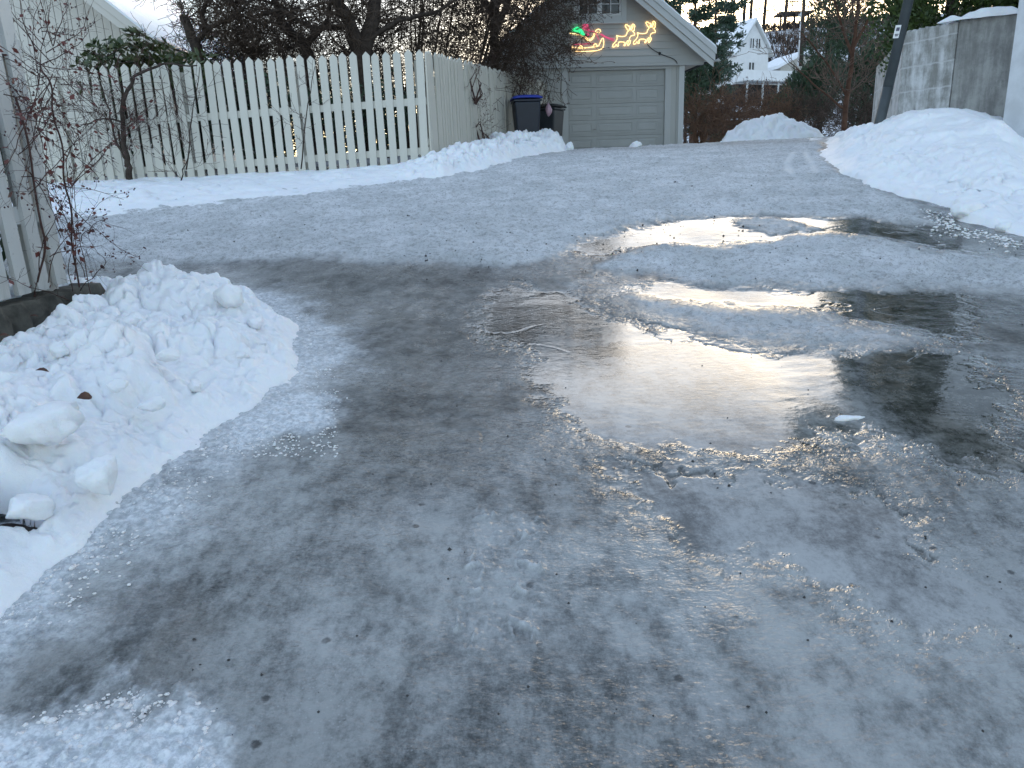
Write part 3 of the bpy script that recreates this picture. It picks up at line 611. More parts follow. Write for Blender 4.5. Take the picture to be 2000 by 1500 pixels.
# lower wall: vertical boards
def vboards(x0, x1, z0, z1, y, bw=.14, mat=M_gar2, name='wall', parent=gar, gap=.008, t=.02):
    m = MB(); n = max(1, round((x1-x0)/bw)); w = (x1-x0)/n
    for i in range(n):
        m.box(x0+i*w+gap/2, x0+(i+1)*w-gap/2, y-t, y, z0, z1)
    m.box(x0, x1, y, y+.1, z0, z1); return m.build(name, mat, parent)
DX0, DX1, DH = -.77, 1.56, 1.82
vboards(-hw, DX0-.12, -.3, he, 0); vboards(DX1+.12, hw, -.3, he, 0)
MB().box(DX0-.12, DX1+.12, 0, .1, DH+.09, he).build('wall', M_gar2, gar)
MB().box(-hw, -hw+.1, .1, dp, -.3, he).box(hw-.1, hw, .1, dp, -.3, he).box(-hw+.1, hw-.1, dp-.1, dp, -.3, he+1.2).build('side_wall', M_gar2, gar)
m = MB(); m.box(DX0-.14, DX0, -.045, .1, -.3, DH).box(DX1, DX1+.14, -.045, .1, -.3, DH).box(DX0-.14, DX1+.14, -.047, .1, DH, DH+.13); m.build('door_frame', M_gar, gar, .006)
MB().box(hw-.11, hw+.02, -.05, -.0205, -.3, he).build('corner_board', M_trim, gar, .005)
MB().box(hw+.001, hw+.022, -.02, .12, -.3, he).build('corner_board', M_trim, gar, .005)
# door: sections with raised panels in 3 columns x 5 rows
def door():
    m = MB(); rows = 5; sh = DH/rows; y = .05
    for r in range(rows):
        m.box(DX0, DX1, y, y+.04, r*sh+.004, (r+1)*sh-.004)
    m.box(DX0, DX1, y+.04, y+.05, -.02, DH)
    o = m.build('door', M_door, gar)
    p = MB(); W = DX1-DX0
    for r in range(rows):
        for (a, b) in ((.02, .26), (.30, .68), (.715, .945)):
            x0, x1, z0, z1 = DX0+a*W, DX0+b*W, r*sh+.055, (r+1)*sh-.05
            e = .03
            for (q0, q1, ya, s0) in ((0, .03, y-.012, 1),):
                # frame moulding, sunk groove, raised field
                p.box(x0, x1, y-.012, y, z0, z0+.022).box(x0, x1, y-.012, y, z1-.022, z1).box(x0, x0+.022, y-.012, y, z0+.022, z1-.022).box(x1-.022, x1, y-.012, y, z0+.022, z1-.022)
                f0, f1, g0, g1 = x0+.05, x1-.05, z0+.045, z1-.045
                p.add([(f0, y-.0005, g0), (f1, y-.0005, g0), (f1, y-.0005, g1), (f0, y-.0005, g1), (f0+.02, y-.01, g0+.02), (f1-.02, y-.01, g0+.02), (f1-.02, y-.01, g1-.02), (f0+.02, y-.01, g1-.02)],
                      [(4, 5, 6, 7), (0, 1, 5, 4), (1, 2, 6, 5), (2, 3, 7, 6), (3, 0, 4, 7)])
    p.build('door_panels', M_door, o)
    k = MB(); hx = DX0+.275*W; k.tube([(hx, y-.001, .52), (hx, y-.03, .52)], .012, 8).box(hx-.035, hx+.035, y-.04, y-.03, .512, .528); k.build('handle', simple('door_handle_metal', (.2, .2, .2), .4, metal=1), o)
door()
# gable with horizontal lapped siding; window hole left out
GY = -.10
WX0, WX1, WZ0, WZ1 = -.53, .47, 2.96, 3.45
def gable():
    m = MB(); z = he-.02; i = 0
    while z < apex:
        z1 = min(z+.148, apex-.02); xe0 = (apex-z)/tanp+.55*(1 if z < he+.4 else .3); xe1 = (apex-z1)/tanp+.55*(1 if z < he+.4 else .3)
        xe0 = min(xe0, (apex+.32-z)/tanp); xe1 = min(xe1, (apex+.32-z1)/tanp)
        spans = [(-1, 1)]
        def course(xa0, xb0, xa1, xb1):
            m.add([(xa0, GY-.03, z), (xb0, GY-.03, z), (xb1, GY-.012, z1), (xa1, GY-.012, z1), (xa0, 0, z), (xb0, 0, z), (xb1, 0, z1), (xa1, 0, z1)],
                  [(0, 1, 2, 3), (0, 4, 5, 1), (1, 5, 6, 2), (3, 2, 6, 7), (0, 3, 7, 4), (5, 4, 7, 6)])
        if z1 > WZ0+.01 and z < WZ1-.01:
            course(-xe0, WX0, -xe1, WX0); course(WX1, xe0, WX1, xe1)
        else: course(-xe0, xe0, -xe1, xe1)
        z = z1; i += 1
        if z1 >= apex-.021: break
    m.build('gable', M_gar, gar)
gable()
MB().box(-hw-.45, hw+.45, GY-.035, 0, he-.09, he-.022).build('beam', M_gar, gar)
# window
def gwindow():
    m = MB(); t = .12
    m.box(WX0-t, WX0+.0, GY-.06, GY+.02, WZ0-.13, WZ1+t).box(WX1, WX1+t, GY-.06, GY+.02, WZ0-.13, WZ1+t).box(WX0, WX1, GY-.06, GY+.02, WZ0-.13, WZ0).box(WX0, WX1, GY-.06, GY+.02, WZ1, WZ1+t)
    m.box(WX0-t-.03, WX1+t+.03, GY-.10, GY-.02, WZ0-.175, WZ0-.13)
    w = m.build('window', M_trim, gar, .005)
    b = MB(); xm = (WX0+WX1)/2
    for a0, a1 in ((WX0, xm-.015), (xm+.015, WX1)):
        b.box(a0, a0+.04, GY-.03, GY+.01, WZ0, WZ1).box(a1-.04, a1, GY-.03, GY+.01, WZ0, WZ1).box(a0+.04, a1-.04, GY-.03, GY+.01, WZ0, WZ0+.045).box(a0+.04, a1-.04, GY-.03, GY+.01, WZ1-.045, WZ1)
        c = (a0+a1)/2; b.box(c-.012, c+.012, GY-.022, GY+.01, WZ0+.045, WZ1-.045)
        for r in (1,): z = WZ0+(WZ1-WZ0)*r/2; b.box(a0+.04, a1-.04, GY-.021, GY+.009, z-.011, z+.011)
    b.box(xm-.015, xm+.015, GY-.026, GY+.01, WZ0, WZ1)
    b.build('frame', M_white, w)
    t_ = NT('dark_glass'); t_.set(Base_Color=(.03, .028, .03), Roughness=.05)
    MB().box(WX0+.01, WX1-.01, GY+.012, GY+.02, WZ0+.01, WZ1-.01).build('pane', t_.m, w)
    cu = MB()
    for k in range(12): cu.box(WX0+.09*k, WX0+.09*k+.07, GY+.07+.01*(k % 2), GY+.08+.01*(k % 2), WZ0, WZ1)
    cu.build('curtain', simple('curtain', (.25, .18, .18), .8), w)
gwindow()
# roof
def roof():
    ov = .58; fo = .40; xe = hw+ov; ze = he+.02
    zt = lambda x: apex+.30-abs(x)*tanp
    th = .20
    for s in (-1, 1):
        m = MB(); x0, x1 = 0, s*xe
        pts = [(0, zt(0)), (x1, zt(xe)), (x1, zt(xe)-th), (0, zt(0)-th)]
        if s > 0: pts = pts[::-1]
        m.prism(pts, GY-fo, dp+.4).build('roof', simple('soffit_boards', (.48, .45, .40), .7, .1, 4), gar)
    def ridge_strip(off0, off1, y0, y1, mat, name, ext=0.0, par=gar, bevel=.004):
        for s in (-1, 1):
            x1 = s*(xe+ext); pts = [(0, zt(0)+off1), (0, zt(0)+off0), (x1, zt(xe+ext)+off0), (x1, zt(xe+ext)+off1)]
            if s < 0: pts = pts[::-1]
            o = MB().prism(pts, y0, y1).build(name, mat, par, bevel)
    ridge_strip(-.26, .015, GY-fo-.03, GY-fo-.003, M_trim, 'rake_board')
    ridge_strip(-.10, .03, GY-fo-.055, GY-fo-.031, M_trim, 'rake_trim', .02)
    ridge_strip(-.40, -.261, GY-fo+.01, GY-fo+.04, M_trim, 'lower_rake_board', -.02)
    # snow lying on the roof
    n = 70; k = 26
    for s in (-1, 1):
        V = []; Fq = []
        for i in range(n+1):
            x = (xe+.03)*i/n
            for j in range(k+1):
                y = GY-fo-.05+(dp+.85+fo)*j/k; e = min(1, min(i/2.0 + .3, (n-i)/2.5, j/1.5+.15, (k-j)/1.5))
                hgt = .035+.075*max(0, e)**.5+.035*vn(np.array([x*4.+s*9]), np.array([y*1.6]), 3)[0]*(e > 0)
                V.append((s*x, y+.03*vn(np.array([x*9.]), np.array([j*1.]), 4)[0], zt(x)+.016+hgt*(1 if 0 < j else .7)))
        for i in range(n):
            for j in range(k):
                a = i*(k+1)+j; Fq.append((a, a+k+1, a+k+2, a+1) if s > 0 else (a, a+1, a+k+2, a+k+1))
        # skirt down to the roof
        b = len(V); rim = [i*(k+1) for i in range(n+1)]+[n*(k+1)+j for j in range(1, k+1)]
        for r in rim:
            x, y, z = V[r]; V.append((x, y, zt(abs(x))+.016))
        for q in range(len(rim)-1): Fq.append((rim[q], b+q, b+q+1, rim[q+1]) if s > 0 else (rim[q+1], b+q+1, b+q, rim[q]))
        link('roof_snow', npmesh('roof_snow', V, Fq), gar, [M_snow])
    MB().tube([(xe+.03, GY-fo+.02, zt(xe)-.17), (xe+.03, dp, zt(xe)-.17)], .055, 8).build('gutter', M_dark, gar)
roof()

# ------------------------------------------------------------------ rope light figures on the gable
GN = Vector((math.sin(GA), -math.cos(GA), 0))
GPP = Vector((GP.x, GP.y, GZ)) + GN*(abs(GY)+.055)
def gpt(p): return on_plane(1100+p[0]/10, p[1]/10, GPP, GN)
def smoothline(pts, it=2, closed=False):
    for _ in range(it):
        q = [pts[0]]
        for a, b in zip(pts[:-1], pts[1:]): q += [tuple(.75*a[i]+.25*b[i] for i in range(2)), tuple(.25*a[i]+.75*b[i] for i in range(2))]
        q.append(pts[-1]); pts = q
    return pts
def glow(name, col, st, base):
    t = NT(name); t.set(Base_Color=base, Roughness=.4); t.b.inputs['Emission Color'].default_value = (*col, 1); t.b.inputs['Emission Strength'].default_value = st; return t.m
M_gold = glow('warm_rope_light', (1, .60, .24), 1.05, (.7, .5, .2)); M_green = glow('green_rope_light', (.02, .5, .16), .8, (.02, .3, .1)); M_pink = glow('red_rope_light', (.6, .06, .16), .35, (.4, .08, .14))
def lights(name, label, sets, cat):
    root = empty(name, gpt(sets[0][1][0][0]), 0, label, cat, 'rope light figures on the garage gable')
    base = root.location
    for pn, lines, mat, r in sets:
        m = MB()
        for L in lines: m.tube([gpt(p)-Vector(base) for p in smoothline(L)], r, 6)
        m.build(pn, mat, root)
    return root
def deer(dx, dy):
    body = [(1370, 600), (1380, 640), (1400, 660), (1395, 690), (1330, 695), (1300, 730), (1290, 780), (1320, 800), (1300, 860), (1270, 890), (1250, 870), (1290, 800), (1260, 790), (1240, 830), (1200, 900), (1180, 880), (1220, 840), (1190, 820), (1090, 815), (1070, 860), (1085, 905), (1050, 900), (1040, 860), (1000, 920), (960, 915), (970, 870), (1030, 810), (1055, 760), (1050, 700), (1030, 690), (1100, 712), (1225, 710), (1245, 640), (1275, 600)]
    ant = [(1275, 600), (1240, 560), (1200, 490), (1250, 480), (1285, 520), (1305, 500), (1300, 590), (1320, 560), (1350, 465), (1380, 475), (1405, 510), (1385, 550), (1395, 590), (1340, 620), (1370, 600)]
    inner = [(1330, 590), (1350, 540), (1370, 500)]; inner2 = [(1300, 590), (1290, 560), (1310, 540), (1330, 590)]
    f = lambda L: [(a+dx, b+dy) for a, b in L]
    return [f(body), f(ant), f(inner), f(inner2)]
lights('reindeer_light', 'glowing yellow reindeer outline nearer the sleigh on the garage gable', [('outline', deer(0, 0), M_gold, .0065)], 'light figure')
lights('reindeer_light', 'glowing yellow reindeer outline furthest right on the garage gable', [('outline', deer(405, -55), M_gold, .0065)], 'light figure')
lights('sleigh_light', 'glowing yellow sleigh outline with green and red load, behind the two reindeer', [
    ('outline', [[(130, 650), (250, 660), (350, 690), (420, 740), (480, 790), (540, 795), (590, 740), (620, 670), (660, 625), (720, 640), (735, 600), (700, 565), (650, 580), (610, 640), (580, 720), (540, 770), (500, 770), (430, 720), (380, 690)],
                 [(180, 900), (170, 960), (220, 1000), (420, 1005), (600, 995), (720, 975), (780, 930), (795, 860), (790, 760), (775, 740), (745, 770), (715, 850), (690, 905), (560, 920), (400, 940), (250, 935), (180, 920)],
                 [(290, 940), (320, 895), (360, 890), (385, 935)], [(580, 915), (610, 860), (640, 850), (670, 905)]], M_gold, .0065),
    ('green_load', [[(170, 610), (220, 560), (280, 530), (330, 560), (380, 620), (420, 690), (380, 690), (330, 630), (270, 600), (200, 600)], [(200, 600), (250, 570), (300, 600), (350, 600), (400, 680)], [(240, 620), (290, 560), (360, 620)]], M_green, .015),
    ('red_load', [[(380, 530), (400, 480), (460, 470), (490, 520), (510, 600), (470, 590), (430, 580), (380, 540)], [(400, 500), (450, 540), (490, 590)], [(450, 680), (480, 650), (510, 680), (480, 700), (450, 680)]], M_pink, .015),
    ('reins', [[(735, 655), (860, 735), (1000, 760)], [(720, 670), (870, 750), (1000, 800)], [(500, 620), (620, 600), (700, 780)], [(200, 870), (400, 860), (600, 850)]], M_pink, .008)], 'light figure')
def cable():
    pts = smoothline([(1640, 860), (1720, 950), (1840, 1020), (1900, 1050), (2000, 1095), (2120, 1130), (2200, 1180), (2230, 1240)])
    m = MB(); m.tube([gpt(p) for p in pts], .008, 6); p = gpt((1870, 1035)); q = gpt((1900, 1050)); m.tube([p, q], [.03, .03], 8)
    tag(m.build('power_cable', M_dark), 'black power cable with a plug running down from the reindeer lights', 'cable')
cable()

# ------------------------------------------------------------------ wheeled bins
def bin_(x, y, zb, rz, label, lidmat, bodymat, sc=.86):
    z = zb
    r = empty('wheeled_bin', (x, y, z), rz, label, 'wheeled bin', 'wheeled bins by the fence'); r.scale = (sc, sc, 1)
    def frus(m, w0, d0, w1, d1, z0, z1):
        m.add([(-w0, -d0, z0), (w0, -d0, z0), (w0, d0, z0), (-w0, d0, z0), (-w1, -d1, z1), (w1, -d1, z1), (w1, d1, z1), (-w1, d1, z1)], [(0, 3, 2, 1), (4, 5, 6, 7), (0, 1, 5, 4), (1, 2, 6, 5), (2, 3, 7, 6), (3, 0, 4, 7)])
    m = MB(); frus(m, .21, .22, .28, .30, .08, .95); m.build('body', bodymat, r, .03)
    m = MB(); m.box(-.30, .30, -.32, .33, .951, .985); m.build('rim', bodymat, r, .01)
    ld = MB(); n = 8
    for i in range(n):
        pass
    V = []; 
    for i in range(9):
        yy = -.34+.68*i/8
        for j in range(9):
            xx = -.31+.62*j/8; V.append((xx, yy, .99+.07*math.sqrt(max(0, 1-(abs(xx)/.33)**4))*math.sqrt(max(0, 1-(abs(yy)/.36)**4))))
    Fq = [(a*9+b, a*9+b+1, a*9+b+10, a*9+b+9) for a in range(8) for b in range(8)]
    ld.add(V, Fq, True); o = ld.build('lid', lidmat, r); s = o.modifiers.new('s', 'SOLIDIFY'); s.thickness = .03; s.offset = 0
    MB().tube([(-.24, .36, .93), (-.24, .40, .96), (.24, .40, .96), (.24, .36, .93)], .016, 8).build('handle', bodymat, r)
    for s_ in (-1, 1):
        MB().tube([(s_*.24, .24, .10), (s_*.29, .24, .10)], .10, 16).build('wheel', M_dark, r)
    return r
M_blue = simple('blue_lid_plastic', (.01, .03, .30), .35, .1); M_bin = simple('dark_blue_bin_plastic', (.012, .018, .032), .45, .1); M_bin2 = simple('grey_black_bin_plastic', (.022, .028, .034), .45, .1)
bin_(.45, 14.6, 1.80, R(6), 'dark wheeled bin with a bright blue lid', M_blue, M_bin)
bin_(.93, 15.9, 1.75, R(60), 'dark wheeled bin with a black lid behind the pink bag', M_dark, M_bin2)
def bag():
    p = at(1071, 215, 14.75); import bmesh
    o = rock('plastic_bag', (.075, .06, .12), 31, simple('pink_plastic', (.38, .24, .28), .35, .1), 3, .12)
    for v in o.data.vertices:
        if v.co.z > 0: f = max(.12, 1-(v.co.z/.17)**1.2); v.co.x *= f; v.co.y *= f; v.co.z *= 1.35
    o.location = p; tag(o, 'knotted pink plastic bag hanging on the handle of a wheeled bin', 'bag')
bag()

# ------------------------------------------------------------------ branches and foliage
def rv(): return Vector(RS.normal(size=3)).normalized()
class Tree:
    def __init__(s): s.V = []; s.Fq = []; s.tips = []; s.nv = 0
    def tube(s, P, Rr, n):
        P = np.array([tuple(p) for p in P]); T = np.gradient(P, axis=0); T /= (np.linalg.norm(T, axis=1)[:, None]+1e-9)
        ref = np.array([.31, .22, .92]) if abs(T[0][2]) < .8 else np.array([.95, .2, .1])
        A = np.cross(T, ref); A /= (np.linalg.norm(A, axis=1)[:, None]+1e-9); B = np.cross(T, A)
        q = 2*np.pi*np.arange(n)/n
        V = P[:, None, :]+(A[:, None, :]*np.cos(q)[None, :, None]+B[:, None, :]*np.sin(q)[None, :, None])*np.asarray(Rr)[:, None, None]
        m = len(P); i = np.arange(m-1)[:, None]*n; k = np.arange(n)[None, :]; k2 = (k+1) % n
        s.Fq.append(np.stack([i+k, i+k2, i+n+k2, i+n+k], -1).reshape(-1, 4)+s.nv); s.V.append(V.reshape(-1, 3)); s.nv += m*n
    def branch(s, p, d, L, r, lev, maxlev, kids, wob=.35, up=.0, sub=(.45, .75), ang=(.5, 1.1), minr=.003, clip=None):
        n = 6 if L > .5 else 4; P = [p]; q = Vector(p); d = Vector(d).normalized(); dirs = [d.copy()]
        for i in range(n):
            d = (d+rv()*wob*.5+Vector((0, 0, up))).normalized(); q = q+d*L/n; P.append(q.copy()); dirs.append(d.copy())
        Rr = [max(minr, r*(1-.72*i/n)) for i in range(n+1)]
        s.tube(P, Rr, 7 if r > .05 else (5 if r > .015 else 3))
        s.tips.append((P[-1], dirs[-1]))
        if lev >= maxlev: return
        for k in range(kids[lev]):
            t = RS.uniform(.2, 1.0); i = min(n-1, int(t*n)); f = t*n-i; pp = P[i].lerp(P[i+1], f)
            ax = rv(); side = dirs[i].cross(ax)
            if side.length < .1: continue
            side.normalize(); a = RS.uniform(*ang); nd = dirs[i]*math.cos(a)+side*math.sin(a)
            s.branch(pp, nd, L*RS.uniform(*sub), max(minr, Rr[i]*RS.uniform(.45, .7)), lev+1, maxlev, kids, wob, up, sub, ang, minr)
    def mesh(s, name):
        return npmesh(name, np.concatenate(s.V), np.concatenate(s.Fq))
def leafcloud(P, D, size, aspect=.4, jit=.3, fold=False):
    """one pointed leaf (two triangles as a quad) per point, along direction D"""
    P = np.asarray(P, float); D = np.asarray(D, float); n = len(P); D = D+RS.normal(size=(n, 3))*jit; D /= np.linalg.norm(D, axis=1)[:, None]
    S = np.cross(D, RS.normal(size=(n, 3))); S /= np.linalg.norm(S, axis=1)[:, None]
    sz = size*RS.uniform(.6, 1.3, n)[:, None]
    V = np.stack([P, P+D*sz*.5+S*sz*aspect*.5, P+D*sz, P+D*sz*.5-S*sz*aspect*.5], 1).reshape(-1, 3)
    return V, np.arange(4*n).reshape(-1, 4)
def bare_tree(name, base, limbs, label, mat=M_bark, kids=(6, 5, 4), wob=.5, minr=.004, up=.02, trunk_r=.18, cat='tree', group=None, **kw):
    root = empty(name, base, 0, label, cat, group); b = Vector(base)
    T = Tree(); B = Tree()
    for (pts, r0, r1, sub) in limbs:
        P = [Vector(p)-b for p in pts]; n = len(P)
        # resample with slight wobble
        Q = []
        for i in range(n-1):
            for k in range(4): Q.append(P[i].lerp(P[i+1], k/4)+rv()*.015)
        Q.append(P[-1]); T.tube(Q, [r0+(r1-r0)*i/(len(Q)-1) for i in range(len(Q))], 9)
        for k in range(sub):
            t = RS.uniform(.25, 1); i = min(len(Q)-2, int(t*(len(Q)-1))); d = (Q[i+1]-Q[i]).normalized(); sd = d.cross(rv()).normalized()
            B.branch(Q[i], d*.5+sd, RS.uniform(.7, 1.35)*kw.get('bl', 1), r0*.17*RS.uniform(.5, 1), 0, len(kids), kids, wob, up, minr=minr)
    link('trunk', T.mesh('trunk'), root, [mat]); link('crown', B.mesh('crown'), root, [kw.get('tmat', M_twig)])
    return root, B
A_ = lambda px, py, Y: tuple(at(px, py, Y))
# old apple tree behind the fence
t0 = (at(712, 250, 13.2).x, 13.2, 1.9)
bare_tree('apple_tree', t0, [([t0, A_(708, 150, 13.2), A_(700, 100, 13.2), A_(680, 40, 13.1), A_(640, -30, 13.0), A_(600, -120, 12.9)], .17, .06, 22),
    ([A_(704, 120, 13.2), A_(722, 60, 13.3), A_(735, 0, 13.4), A_(730, -90, 13.5), A_(760, -180, 13.6)], .15, .05, 22),
    ([A_(715, 80, 13.2), A_(780, 40, 13.5), A_(860, 20, 13.9), A_(930, -30, 14.2)], .045, .02, 16),
    ([A_(680, 50, 13.1), A_(610, 55, 12.9), A_(550, 20, 12.8), A_(500, 30, 12.7)], .05, .02, 16)],
    'large old apple tree with a dark forked trunk rising behind the middle of the fence', kids=(5, 5, 2))
t1 = (at(600, 250, 14.5).x, 14.5, 1.9)
bare_tree('apple_tree', t1, [([t1, A_(602, 110, 14.5), A_(590, 80, 14.5), A_(560, 60, 14.4), A_(540, 10, 14.3), A_(500, -60, 14.2)], .14, .04, 22),
    ([A_(595, 90, 14.5), A_(640, 40, 14.5), A_(650, -20, 14.6)], .07, .03, 12)], 'smaller leaning apple tree left of the large forked one', kids=(5, 5, 2))
t2 = (at(385, 250, 12.6).x, 12.6, 1.8)
bare_tree('apple_tree', t2, [([t2, A_(385, 100, 12.6), A_(368, 60, 12.6), A_(358, 32, 12.6)], .10, .065, 5),
    ([A_(380, 85, 12.6), A_(410, 50, 12.6), A_(450, 40, 12.6), A_(490, 0, 12.6)], .05, .02, 16), ([A_(400, 60, 12.6), A_(395, 20, 12.7), A_(430, -40, 12.8)], .05, .02, 8)],
    'gnarled pruned fruit tree with a cut stub beside the rhododendron', kids=(6, 4, 3), wob=.8, bl=.6)
# thick twiggy hedge growing behind fence
def twig_bush(name, label, center, rad, n, L, r, mat, leaves=0, leafmat_=None, leafsz=.03, base=None, cat='bush', group=None, up=.1, kids=(3, 2), outward=.7):
    c = Vector(center); b = Vector(base) if base else Vector((c.x, c.y, c.z-rad[2]))
    root = empty(name, b, 0, label, cat, group); T = Tree(); S = Tree()
    for i in range(7):
        d = rv()*.5; d.z = abs(d.z); tip = c+Vector((d.x*rad[0], d.y*rad[1], d.z*rad[2]))
        mid = b.lerp(tip, .5)+rv()*.15; S.tube([Vector((0, 0, 0))+Vector(rv())*.03, mid-b, tip-b], [r*5, r*3.5, r*1.5], 6)
    for i in range(n):
        u = rv()*(RS.rand()**.45); p = Vector((u.x*rad[0], u.y*rad[1], u.z*rad[2]))
        d = Vector((u.x, u.y, u.z+up))*outward+rv()*.6
        T.branch(c-b+p, d, L*RS.uniform(.5, 1.3), r*RS.uniform(.6, 1.2), 0, len(kids), kids, .6, .0, minr=r*.5)
    link('stems', S.mesh('stems'), root, [mat])
    cr = link('crown', T.mesh('crown'), root, [mat])
    if leaves:
        idx = RS.randint(0, len(T.tips), leaves); P = [tuple(T.tips[i][0]) for i in idx]; D = [tuple(T.tips[i][1]) for i in idx]
        V, Fq = leafcloud(P, D, leafsz, .6, 1.0); link('leaves', npmesh('leaves', V, Fq, False), cr, [leafmat_])
    return root
cb = at(1000, 40, 15.4)
twig_bush('brown_bush', 'big dense brown bush leaning over the fence in front of the garage corner', (cb.x, 15.4, cb.z+.1), (1.32, 1.0, 1.30), 760, .55, .008, M_twig, 9000, M_drybrown, .035, base=(-.7, 15.6, 1.95), cat='bush')
cb = at(870, 10, 14.6)
twig_bush('brown_bush', 'looser reddish brown bush between the apple tree and the dense bush', (cb.x, 14.8, cb.z), (1.3, .8, 1.5), 300, .6, .007, M_twig, 1500, M_drybrown, .03, base=(-1.6, 14.9, 1.95), cat='bush')
for k, (px, py, Y, w, lab) in enumerate([(500, 150, 15.5, 1.2, 'low tangle of bare twigs behind the fence, left of the apple trees'), (640, 140, 16.2, 1.2, 'low tangle of bare twigs seen through the fence under the apple trees'), (790, 150, 15.8, 1.2, 'low tangle of bare twigs behind the fence, right of the forked trunk')]):
    c = at(px, py, Y); twig_bush('bare_shrub', lab, (c.x, Y, c.z), (w, .7, 1.25), 620, .55, .007, M_bark, base=(c.x, Y, 1.95), group='bare shrubs behind the picket fence')
tt = (-.2, 17.5, 1.95)
bare_tree('tall_tree', tt, [([tt, (-.1, 17.4, 4.5), (0, 17.3, 5.8), (.1, 17.3, 6.8)], .13, .04, 30), ([(-.1, 17.4, 4.4), (.7, 17.2, 6.0), (1.1, 17.2, 6.5)], .07, .03, 34), ([(-.1, 17.4, 5.0), (1.3, 17.0, 5.5), (2.4, 16.6, 5.6)], .06, .03, 44), ([(.7, 17.2, 6.0), (1.6, 17.0, 6.0), (2.2, 16.8, 5.9)], .05, .02, 30), ([(-.1, 17.4, 4.8), (-.9, 17.3, 6.0), (-1.5, 17.2, 7.2)], .08, .03, 26)], 'tall bare tree rising behind the dense brown bush', kids=(5, 4, 3), bl=.65, up=.04)
# evergreen leafy shrubs (rhododendron)
def leafy(name, label, center, rad, n, sz, mat, base, aspect=.32, whorl=7, cat='bush', group=None, stems=True, up=.5, inner=.6):
    c = Vector(center); b = Vector(base); root = empty(name, b, 0, label, cat, group)
    S = Tree(); P = []; D = []
    bl = [(rv()*.6, RS.uniform(.35, .6)) for _ in range(9)]
    k = 0
    while k < n:
        q, rr = bl[RS.randint(len(bl))]; u = q+rv()*rr*(RS.rand()**.33)
        if u.length > 1.05: continue
        p = c-b+Vector((u.x*rad[0], u.y*rad[1], u.z*rad[2])); ax = (u.normalized()+Vector((0, 0, up))+rv()*.4).normalized()
        if stems and k % 12 == 0: S.tube([(p-ax*.25)*.98, p], [.008, .005], 4)
        for j in range(whorl):
            dd = (ax*.35+rv().cross(ax).normalized()); P.append(tuple(p)); D.append(tuple(dd))
        k += 1
    for i in range(6): 
        d = rv(); d.z = abs(d.z); S.tube([Vector((d.x*.1, d.y*.1, 0)), Vector(((c-b).x*.5+d.x*rad[0]*.4, (c-b).y*.5+d.y*rad[1]*.4, (c-b).z*.6)), c-b+Vector((d.x*rad[0]*.6, d.y*rad[1]*.6, d.z*rad[2]*.6))], [.035, .025, .012], 6)
    link('stems', S.mesh('stems'), root, [M_bark])
    V, Fq = leafcloud(P, D, sz, aspect, .12); link('foliage', npmesh('foliage', V, Fq, False), root, [mat])
    return root
c = at(245, 118, 12.2); leafy('rhododendron', 'glossy olive green rhododendron in front of the house gable, above the left fence', (c.x, 12.2, c.z-.2), (.85, .6, .60), 420, .13, M_rhodo, (c.x, 12.2, 1.75))
c = at(360, 128, 12.1); leafy('rhododendron', 'lower dark rhododendron just right of the gable end, behind the fence', (c.x, 12.1, c.z-.2), (.7, .6, .40), 300, .13, M_rhodo, (c.x, 12.1, 1.75))
c = at(330, 240, 11.9); leafy('evergreen_shrub', 'dark evergreen shrub filling the gaps behind the left part of the fence', (c.x, 11.9, c.z), (1.1, .4, .75), 520, .11, M_conifer, (c.x, 11.9, 1.7))
c = at(500, 240, 12.0); leafy('evergreen_shrub', 'dark evergreen shrub seen through the gaps in the middle of the fence', (c.x, 12.0, c.z), (1.0, .4, .72), 460, .11, M_conifer, (c.x, 12.0, 1.7))

for px, lab in ((625, 'thin dark evergreen shrub behind the fence, below the forked apple tree'), (760, 'thin dark evergreen shrub behind the fence, near its right hand corner')):
    c = at(px, 222, 12.6); leafy('evergreen_shrub', lab, (c.x, 12.6, c.z), (.85, .4, .6), 260, .10, M_conifer, (c.x, 12.6, 1.7))
